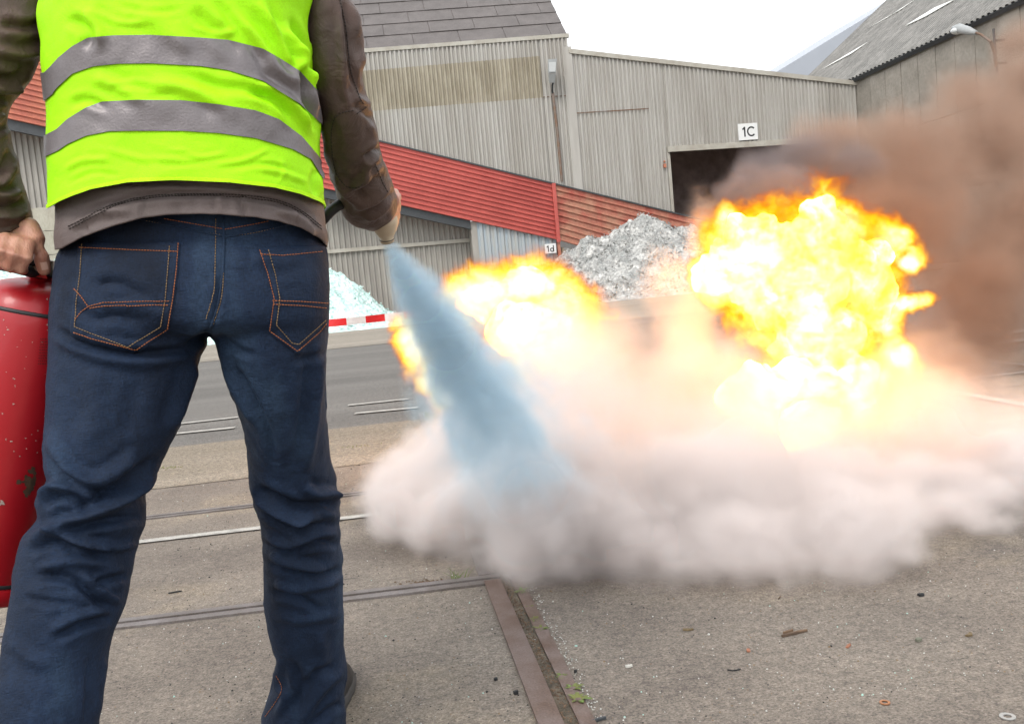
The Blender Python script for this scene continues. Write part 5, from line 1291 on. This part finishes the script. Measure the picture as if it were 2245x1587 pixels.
def hull_mesh(name, L, m, s=.95, voxel=.05, amp=.05, seed=1, zmin=.02):
    mb = MB()
    for c, r in L: mb.ell(tuple(c), tuple(q * s for q in r), 22, 14)
    V, Fq, N = remesh(mb, voxel, 3); V = V + N * (fbm(V, 5, 3, seed) * amp)[:, None]
    if zmin is not None: V[:, 2] = np.maximum(V[:, 2], zmin)
    return mobj(name, V, Fq, m, None, True)
EL = lambda *rows: [(P(x, y, Y), (r if isinstance(r, tuple) else (r, r, r))) for (x, y, Y, r) in rows]

# --- powder bank on the ground
PW = EL((925, 1110, 3.6, (.24, .40, .25)), (1000, 1030, 3.8, (.26, .4, .28)), (1060, 1150, 3.15, (.24, .40, .24)), (1190, 1180, 2.85, (.28, .42, .27)), (1150, 1130, 2.9, (.2, .3, .27)), (1370, 1180, 2.8, (.30, .42, .26)), (1500, 1170, 2.85, (.22, .42, .30)), (1640, 1190, 2.74, (.30, .42, .24)),
        (1850, 1180, 2.6, (.30, .42, .25)), (2050, 1150, 2.76, (.33, .42, .25)), (2240, 1090, 3.1, (.40, .44, .30)), (1260, 1060, 3.3, (.36, .4, .32)), (1480, 1090, 3.1, (.4, .4, .28)), (1780, 1110, 3.1, (.4, .4, .24)))
PU = EL((1020, 960, 4.0, (.16, .3, .22)), (1180, 950, 3.7, (.34, .42, .36)), (1290, 850, 3.9, (.36, .42, .42)), (1440, 880, 3.9, (.42, .42, .44)), (1340, 750, 4.1, (.28, .26, .34)), (1600, 930, 3.8, (.45, .4, .44)), (1840, 970, 3.6, (.44, .4, .38)),
        (1990, 920, 3.9, (.36, .38, .42)), (2050, 880, 4.2, (.26, .3, .28)), (2190, 1030, 3.7, (.4, .4, .32)), (2040, 1010, 3.2, (.34, .34, .34)), (1700, 1040, 3.2, (.4, .34, .32)), (1330, 1060, 2.95, (.36, .4, .40)), (1560, 1090, 2.85, (.36, .4, .36)), (1820, 1100, 2.75, (.38, .4, .36)), (2160, 1030, 3.2, (.36, .4, .38)), (1120, 1060, 3.0, (.22, .3, .32)), (1490, 700, 4.5, (.19, .18, .36)), (1545, 540, 4.75, (.13, .14, .30)), (1450, 600, 4.7, (.16, .16, .24)),
        (935, 625, 2.2, (.05, .08, .055)), (1030, 700, 2.45, (.11, .14, .12)), (1140, 800, 2.7, (.19, .2, .19)), (1240, 900, 2.95, (.27, .28, .27)))
def f_powder(f):
    w = f.warp(2.0, .20)
    s = f.ells(PW, w, .25); su = f.ells(PU, w, .25)
    n = f.noise(3.3, 8, .66); n2 = f.noise(9.5, 6, .6)
    dn = f.m('ADD', f.m('MULTIPLY', f.m('SUBTRACT', n, .5), 1.3), f.m('MULTIPLY', f.m('SUBTRACT', n2, .5), .62)); dn = f.m('ADD', dn, f.m('MULTIPLY', f.m('SUBTRACT', f.noise(1.5, 2, .5), .5), 1.3))
    d = f.m('MULTIPLY', f.m('ADD', s, dn), 2.3, clamp=True); d = f.m('MULTIPLY', f.m('POWER', d, 1.5), 1.0)
    u = f.m('MULTIPLY', f.m('ADD', su, f.m('MULTIPLY', dn, .9)), 1.4, clamp=True); u = f.m('MULTIPLY', f.m('POWER', u, 1.4), .19)
    z = f.ng.nodes.new('ShaderNodeSeparateXYZ'); f.ng.links.new(f.pos, z.inputs[0])
    d = f.m('MULTIPLY', d, f.m('MINIMUM', f.m('MAXIMUM', f.m('SUBTRACT', 1.30, f.m('MULTIPLY', z.outputs[2], 2.0)), .22), 1.1))
    d = f.m('MAXIMUM', d, u)
    return f.m('MULTIPLY', d, f.m('MULTIPLY', f.m('SUBTRACT', z.outputs[2], .004), 30.0, clamp=True))
hp_ = hull_mesh('powder_cloud', PW + PU, thin('powder_haze', .02, (.9, .88, .86)), .93, .05, .04, 2, .012)
tag(hp_, 'billowing pinkish white cloud of extinguishing powder spreading over the ground', 'powder cloud', kind='stuff')
lo, hi = bbox(PW + PU, 1.3, .0)
grid_volume(hp_, 'powder', lo, hi, .0145, f_powder, vol_mat('extinguishing_powder', 22, (.925, .87, .85), aniso=.2))

# --- the jet
J0, J1 = Vector(NOZ), P(1215, 1150, 3.35)
JA = (J1 - J0); JL = JA.length; JD = JA.normalized()
JE = [(J0 + JA * t, (r, r * 1.1, r)) for t, r in ((.0, .02), (.05, .028), (.12, .045), (.22, .07), (.34, .10), (.46, .125), (.58, .145), (.72, .165), (.86, .18))]
def f_jet(f):
    d0 = f.v('SUBTRACT', f.pos, tuple(J0)); t = f.v('DOT_PRODUCT', d0, tuple(JD), 'Value')
    wv = f.noise(7, 4, .6, color=True); amp = f.m('MULTIPLY', t, .15)
    dv = f.v('SUBTRACT', wv, (.5, .5, .5)); sc_ = f.ng.nodes.new('ShaderNodeVectorMath'); sc_.operation = 'SCALE'; f.ng.links.new(dv, sc_.inputs[0]); f.ng.links.new(amp, sc_.inputs['Scale'])
    p = f.v('ADD', d0, sc_.outputs[0]); t2 = f.v('DOT_PRODUCT', p, tuple(JD), 'Value')
    l = f.v('LENGTH', p, None, 'Value'); rad = f.m('SQRT', f.m('MAXIMUM', f.m('SUBTRACT', f.m('MULTIPLY', l, l), f.m('MULTIPLY', t2, t2)), 0.0))
    R = f.m('ADD', f.m('MULTIPLY', f.m('POWER', f.m('MAXIMUM', t, 0.0), .85), .19), .007)
    x = f.m('SUBTRACT', 1.0, f.m('DIVIDE', rad, R))
    # streaks along the axis close to the horn, billows farther out
    bil = f.noise(9.5, 7, .62)
    x = f.m('ADD', x, f.m('MULTIPLY', f.m('SUBTRACT', bil, .5), f.m('MULTIPLY', t, 2.9)))
    st = f.noise(15, 5, .6, vec=f.v('NORMALIZE', d0)); x = f.m('ADD', x, f.m('MULTIPLY', f.m('SUBTRACT', st, .5), 2.4))
    x = f.m('POWER', f.m('MULTIPLY', x, 1.5, clamp=True), 1.7)
    on = f.m('MULTIPLY', f.m('SUBTRACT', t, .0), 80.0, clamp=True); off = f.m('MULTIPLY', f.m('SUBTRACT', JL * .97, t), .75, clamp=True)
    off = f.m('MULTIPLY', off, off)
    fall = f.m('DIVIDE', .16, f.m('ADD', f.m('MAXIMUM', t, 0.0), .16))
    return f.m('MULTIPLY', f.m('MULTIPLY', f.m('MULTIPLY', x, on), off), fall)
hj = hull_mesh('powder_jet', JE, thin('jet_haze', .02, (.85, .9, .95)), .95, .012, .0, 2, None)
tag(hj, 'blue-white cone of powder shooting from the horn down to the ground', 'powder jet', kind='stuff')
lo, hi = bbox(JE, 1.5, .01)
grid_volume(hj, 'jet', lo, hi, .0095, f_jet, vol_mat('jet_powder', 110, (.64, .79, .88)))

# --- brown smoke
SM = EL((1990, 500, 5.7, (.62, .5, .62)), (1960, 310, 6.0, (.5, .45, .36)), (2200, 330, 6.2, (.66, .5, .66)), (2150, 640, 5.6, (.66, .5, .62)), (2290, 500, 5.8, (.6, .5, .6)), (2060, 800, 5.2, (.46, .4, .38)), (2280, 190, 6.4, (.4, .4, .32)), (2250, 90, 6.6, (.34, .3, .26)), (2120, 230, 6.2, (.4, .4, .3)), (1850, 430, 5.6, (.4, .4, .4)), (1800, 320, 5.9, (.26, .3, .2)))
def f_smoke(f):
    w = f.warp(1.1, .5); s = f.ells(SM, w, .25); n = f.noise(1.7, 7, .55)
    n2 = f.noise(5.5, 4, .55)
    d = f.m('ADD', s, f.m('MULTIPLY', f.m('SUBTRACT', n, .5), 2.0)); d = f.m('ADD', d, f.m('MULTIPLY', f.m('SUBTRACT', n2, .5), .6))
    return f.m('POWER', f.m('MULTIPLY', d, 1.2, clamp=True), 1.2)
hs_ = hull_mesh('brown_smoke', SM, thin('smoke_haze', .02, (.6, .5, .45)), .95, .09, .08, 3, .02)
tag(hs_, 'thick brown smoke rolling up and right behind the tall fireball', 'smoke', kind='stuff')
lo, hi = bbox(SM, 1.35, .02)
grid_volume(hs_, 'smoke', lo, hi, .034, f_smoke, vol_mat('brown_smoke', 6, (.53, .375, .29)))
SG = EL((1660, 380, 5.6, (.20, .25, .17)), (1760, 350, 5.6, (.26, .25, .17)), (1860, 370, 5.5, (.26, .25, .17)), (1600, 430, 5.5, (.12, .2, .13)), (1700, 420, 5.3, (.3, .3, .2)))
def f_grey(f):
    w = f.warp(3, .14); s = f.ells(SG, w, .2); n = f.noise(4.5, 6, .55)
    d = f.m('ADD', s, f.m('MULTIPLY', f.m('SUBTRACT', n, .5), 1.2))
    return f.m('POWER', f.m('MULTIPLY', d, 1.8, clamp=True), 1.2)
hg = hull_mesh('grey_smoke', SG, thin('smoke_haze_grey', .02, (.5, .48, .48)), .92, .05, .04, 4, .02)
tag(hg, 'dark grey smoke puff curling over and left of the tall fireball', 'smoke', kind='stuff')
lo, hi = bbox(SG, 1.3, .02)
grid_volume(hg, 'smoke', lo, hi, .021, f_grey, vol_mat('grey_smoke', 7, (.34, .30, .30)))

# --- fire
def fire_field(Ls, sc1=4.0, sc2=9.0):
    """grid value 0..1 is how hot the flame is; 0 outside it"""
    def b(f):
        w = f.warp(3.0, .16, 4); s = f.ells(Ls, w, .14)
        w2 = f.warp(6, .16, 4)
        n = f.noise(sc1, 8, .66, 1.0, vec=w2); n2 = f.noise(sc2, 7, .66, 1.6, vec=w2); n3 = f.noise(22, 4, .65, 1.2, vec=w2)
        d = f.m('ADD', f.m('MULTIPLY', s, 1.0), f.m('MULTIPLY', f.m('SUBTRACT', n, .5), 1.5)); d = f.m('ADD', d, f.m('MULTIPLY', f.m('SUBTRACT', n2, .5), .9)); d = f.m('ADD', d, f.m('MULTIPLY', f.m('SUBTRACT', n3, .5), .28))
        rid = f.m('SUBTRACT', 1.0, f.m('MULTIPLY', f.m('ABSOLUTE', f.m('SUBTRACT', n2, .5)), 9.0), clamp=True)      # thin bright sheets of flame
        d = f.m('ADD', f.m('MULTIPLY', f.m('SUBTRACT', d, .04), 1.25, clamp=True), f.m('MULTIPLY', rid, f.m('MULTIPLY', f.m('SUBTRACT', d, .04), .5, clamp=True)))
        return d
    return b
def flame_mat():
    m = bpy.data.materials.new('flame'); m.use_nodes = True; nt = m.node_tree; nt.nodes.clear(); N, L = nt.nodes.new, nt.links.new
    o = N('ShaderNodeOutputMaterial'); at = N('ShaderNodeAttribute'); at.attribute_name = 'density'; T = at.outputs['Fac']
    cr = N('ShaderNodeValToRGB'); e = cr.color_ramp.elements; e[0].position = 0; e[0].color = (.40, .055, .0, 1); e[1].position = 1; e[1].color = (1, 1, .9, 1)
    for ps, c in ((.09, (.70, .13, .0, 1)), (.20, (.90, .30, .0, 1)), (.33, (1, .55, .01, 1)), (.48, (1, .78, .10, 1)), (.72, (1, .95, .5, 1))): x = e.new(ps); x.color = c
    L(T, cr.inputs[0])
    ex = N('ShaderNodeMath'); ex.operation = 'MULTIPLY'; ex.use_clamp = True; ex.inputs[1].default_value = 3.5; L(T, ex.inputs[0])
    k = N('ShaderNodeMath'); k.operation = 'MULTIPLY'; k.inputs[1].default_value = 10; L(ex.outputs[0], k.inputs[0])
    br = N('ShaderNodeMath'); br.operation = 'MULTIPLY_ADD'; L(T, br.inputs[0]); br.inputs[1].default_value = 1.3; br.inputs[2].default_value = .6
    st = N('ShaderNodeMath'); st.operation = 'MULTIPLY'; L(k.outputs[0], st.inputs[0]); L(br.outputs[0], st.inputs[1])
    em = N('ShaderNodeEmission'); L(cr.outputs[0], em.inputs[0]); L(st.outputs[0], em.inputs[1])
    ab = N('ShaderNodeVolumeAbsorption'); ab.inputs[0].default_value = (0, 0, 0, 1); L(k.outputs[0], ab.inputs[1])
    ad = N('ShaderNodeAddShader'); L(em.outputs[0], ad.inputs[0]); L(ab.outputs[0], ad.inputs[1]); L(ad.outputs[0], o.inputs['Volume']); return m
M_flame = flame_mat()
def core_mat(s):
    m = bpy.data.materials.new('white_hot_core'); m.use_nodes = True; nt = m.node_tree; nt.nodes.clear(); o = nt.nodes.new('ShaderNodeOutputMaterial')
    e = nt.nodes.new('ShaderNodeEmission'); n = nt.nodes.new('ShaderNodeTexNoise'); n.inputs['Scale'].default_value = 9; n.inputs['Detail'].default_value = 6; n.inputs['Distortion'].default_value = 1
    cr = nt.nodes.new('ShaderNodeValToRGB'); cr.color_ramp.elements[0].position = .35; cr.color_ramp.elements[0].color = (1, .33, .04, 1); cr.color_ramp.elements[1].position = .6; cr.color_ramp.elements[1].color = (1, .40, .07, 1)
    nt.links.new(n.outputs[0], cr.inputs[0]); nt.links.new(cr.outputs[0], e.inputs[0]); e.inputs[1].default_value = s; nt.links.new(e.outputs[0], o.inputs[0]); return m
FA = EL((1760, 610, 4.6, .47), (1650, 570, 4.6, .32), (1860, 590, 4.6, .31), (1800, 525, 4.6, .27), (1800, 760, 4.55, .38), (1750, 880, 4.35, (.30, .26, .26)), (1785, 935, 4.0, (.24, .18, .15)), (1660, 870, 4.3, (.24, .2, .22)), (1890, 850, 4.3, (.2, .2, .24)), (1920, 690, 4.6, (.18, .17, .2)), (1975, 668, 4.6, (.22, .11, .065)), (1985, 570, 4.6, (.12, .11, .10)), (1985, 800, 4.55, (.10, .1, .15)),
        (1600, 490, 4.6, (.09, .09, .15)), (1840, 480, 4.6, (.15, .13, .13)), (1570, 610, 4.6, (.15, .15, .2)), (1950, 790, 4.55, (.14, .12, .18)), (1950, 540, 4.65, (.15, .14, .16)))
FB = EL((1060, 655, 4.6, (.26, .22, .19)), (1150, 650, 4.6, (.30, .24, .22)), (1235, 680, 4.6, (.23, .2, .22)), (1180, 740, 4.4, (.36, .24, .26)), (912, 755, 4.4, (.14, .12, .19)), (955, 820, 4.3, (.10, .1, .12)), (985, 865, 4.2, (.09, .07, .09)), (985, 730, 4.5, (.16, .14, .2)))
for nm, Ls, strg, voxel, cores, label in (('fireball', FA, 34, .0088, ((1765, 620, 4.7, .20), (1790, 760, 4.7, .15)), 'tall yellow and white fireball rising behind the powder at the right'),
                                   ('fireball', FB, 34, .0088, ((1170, 680, 4.75, .12),), 'low bright fireball behind the powder jet, spilling out to its left')):
    h = hull_mesh(nm, Ls, thin('flame_haze', .005, (1, .8, .6)), .88, .03, .03, 5, .02)
    tag(h, label, 'fireball', 'fireballs')
    lo, hi = bbox(Ls, 1.3, .03)
    grid_volume(h, 'flames', lo, hi, voxel, fire_field(Ls), M_flame)
    mb = MB()
    for c, r in Ls:
        if min(r) > .14: mb.ell(tuple(c + Vector((0, .04, .02))), tuple(q * (.62 if Ls is FA else .5) for q in r), 24, 16)
    V, Fq, N = remesh(mb, .022, 4); V = V + N * (fbm(V, 8, 4, 7) * .05 + fbm(V, 24, 2, 8) * .012)[:, None]
    mobj('core', V, Fq, core_mat(19), h, True)
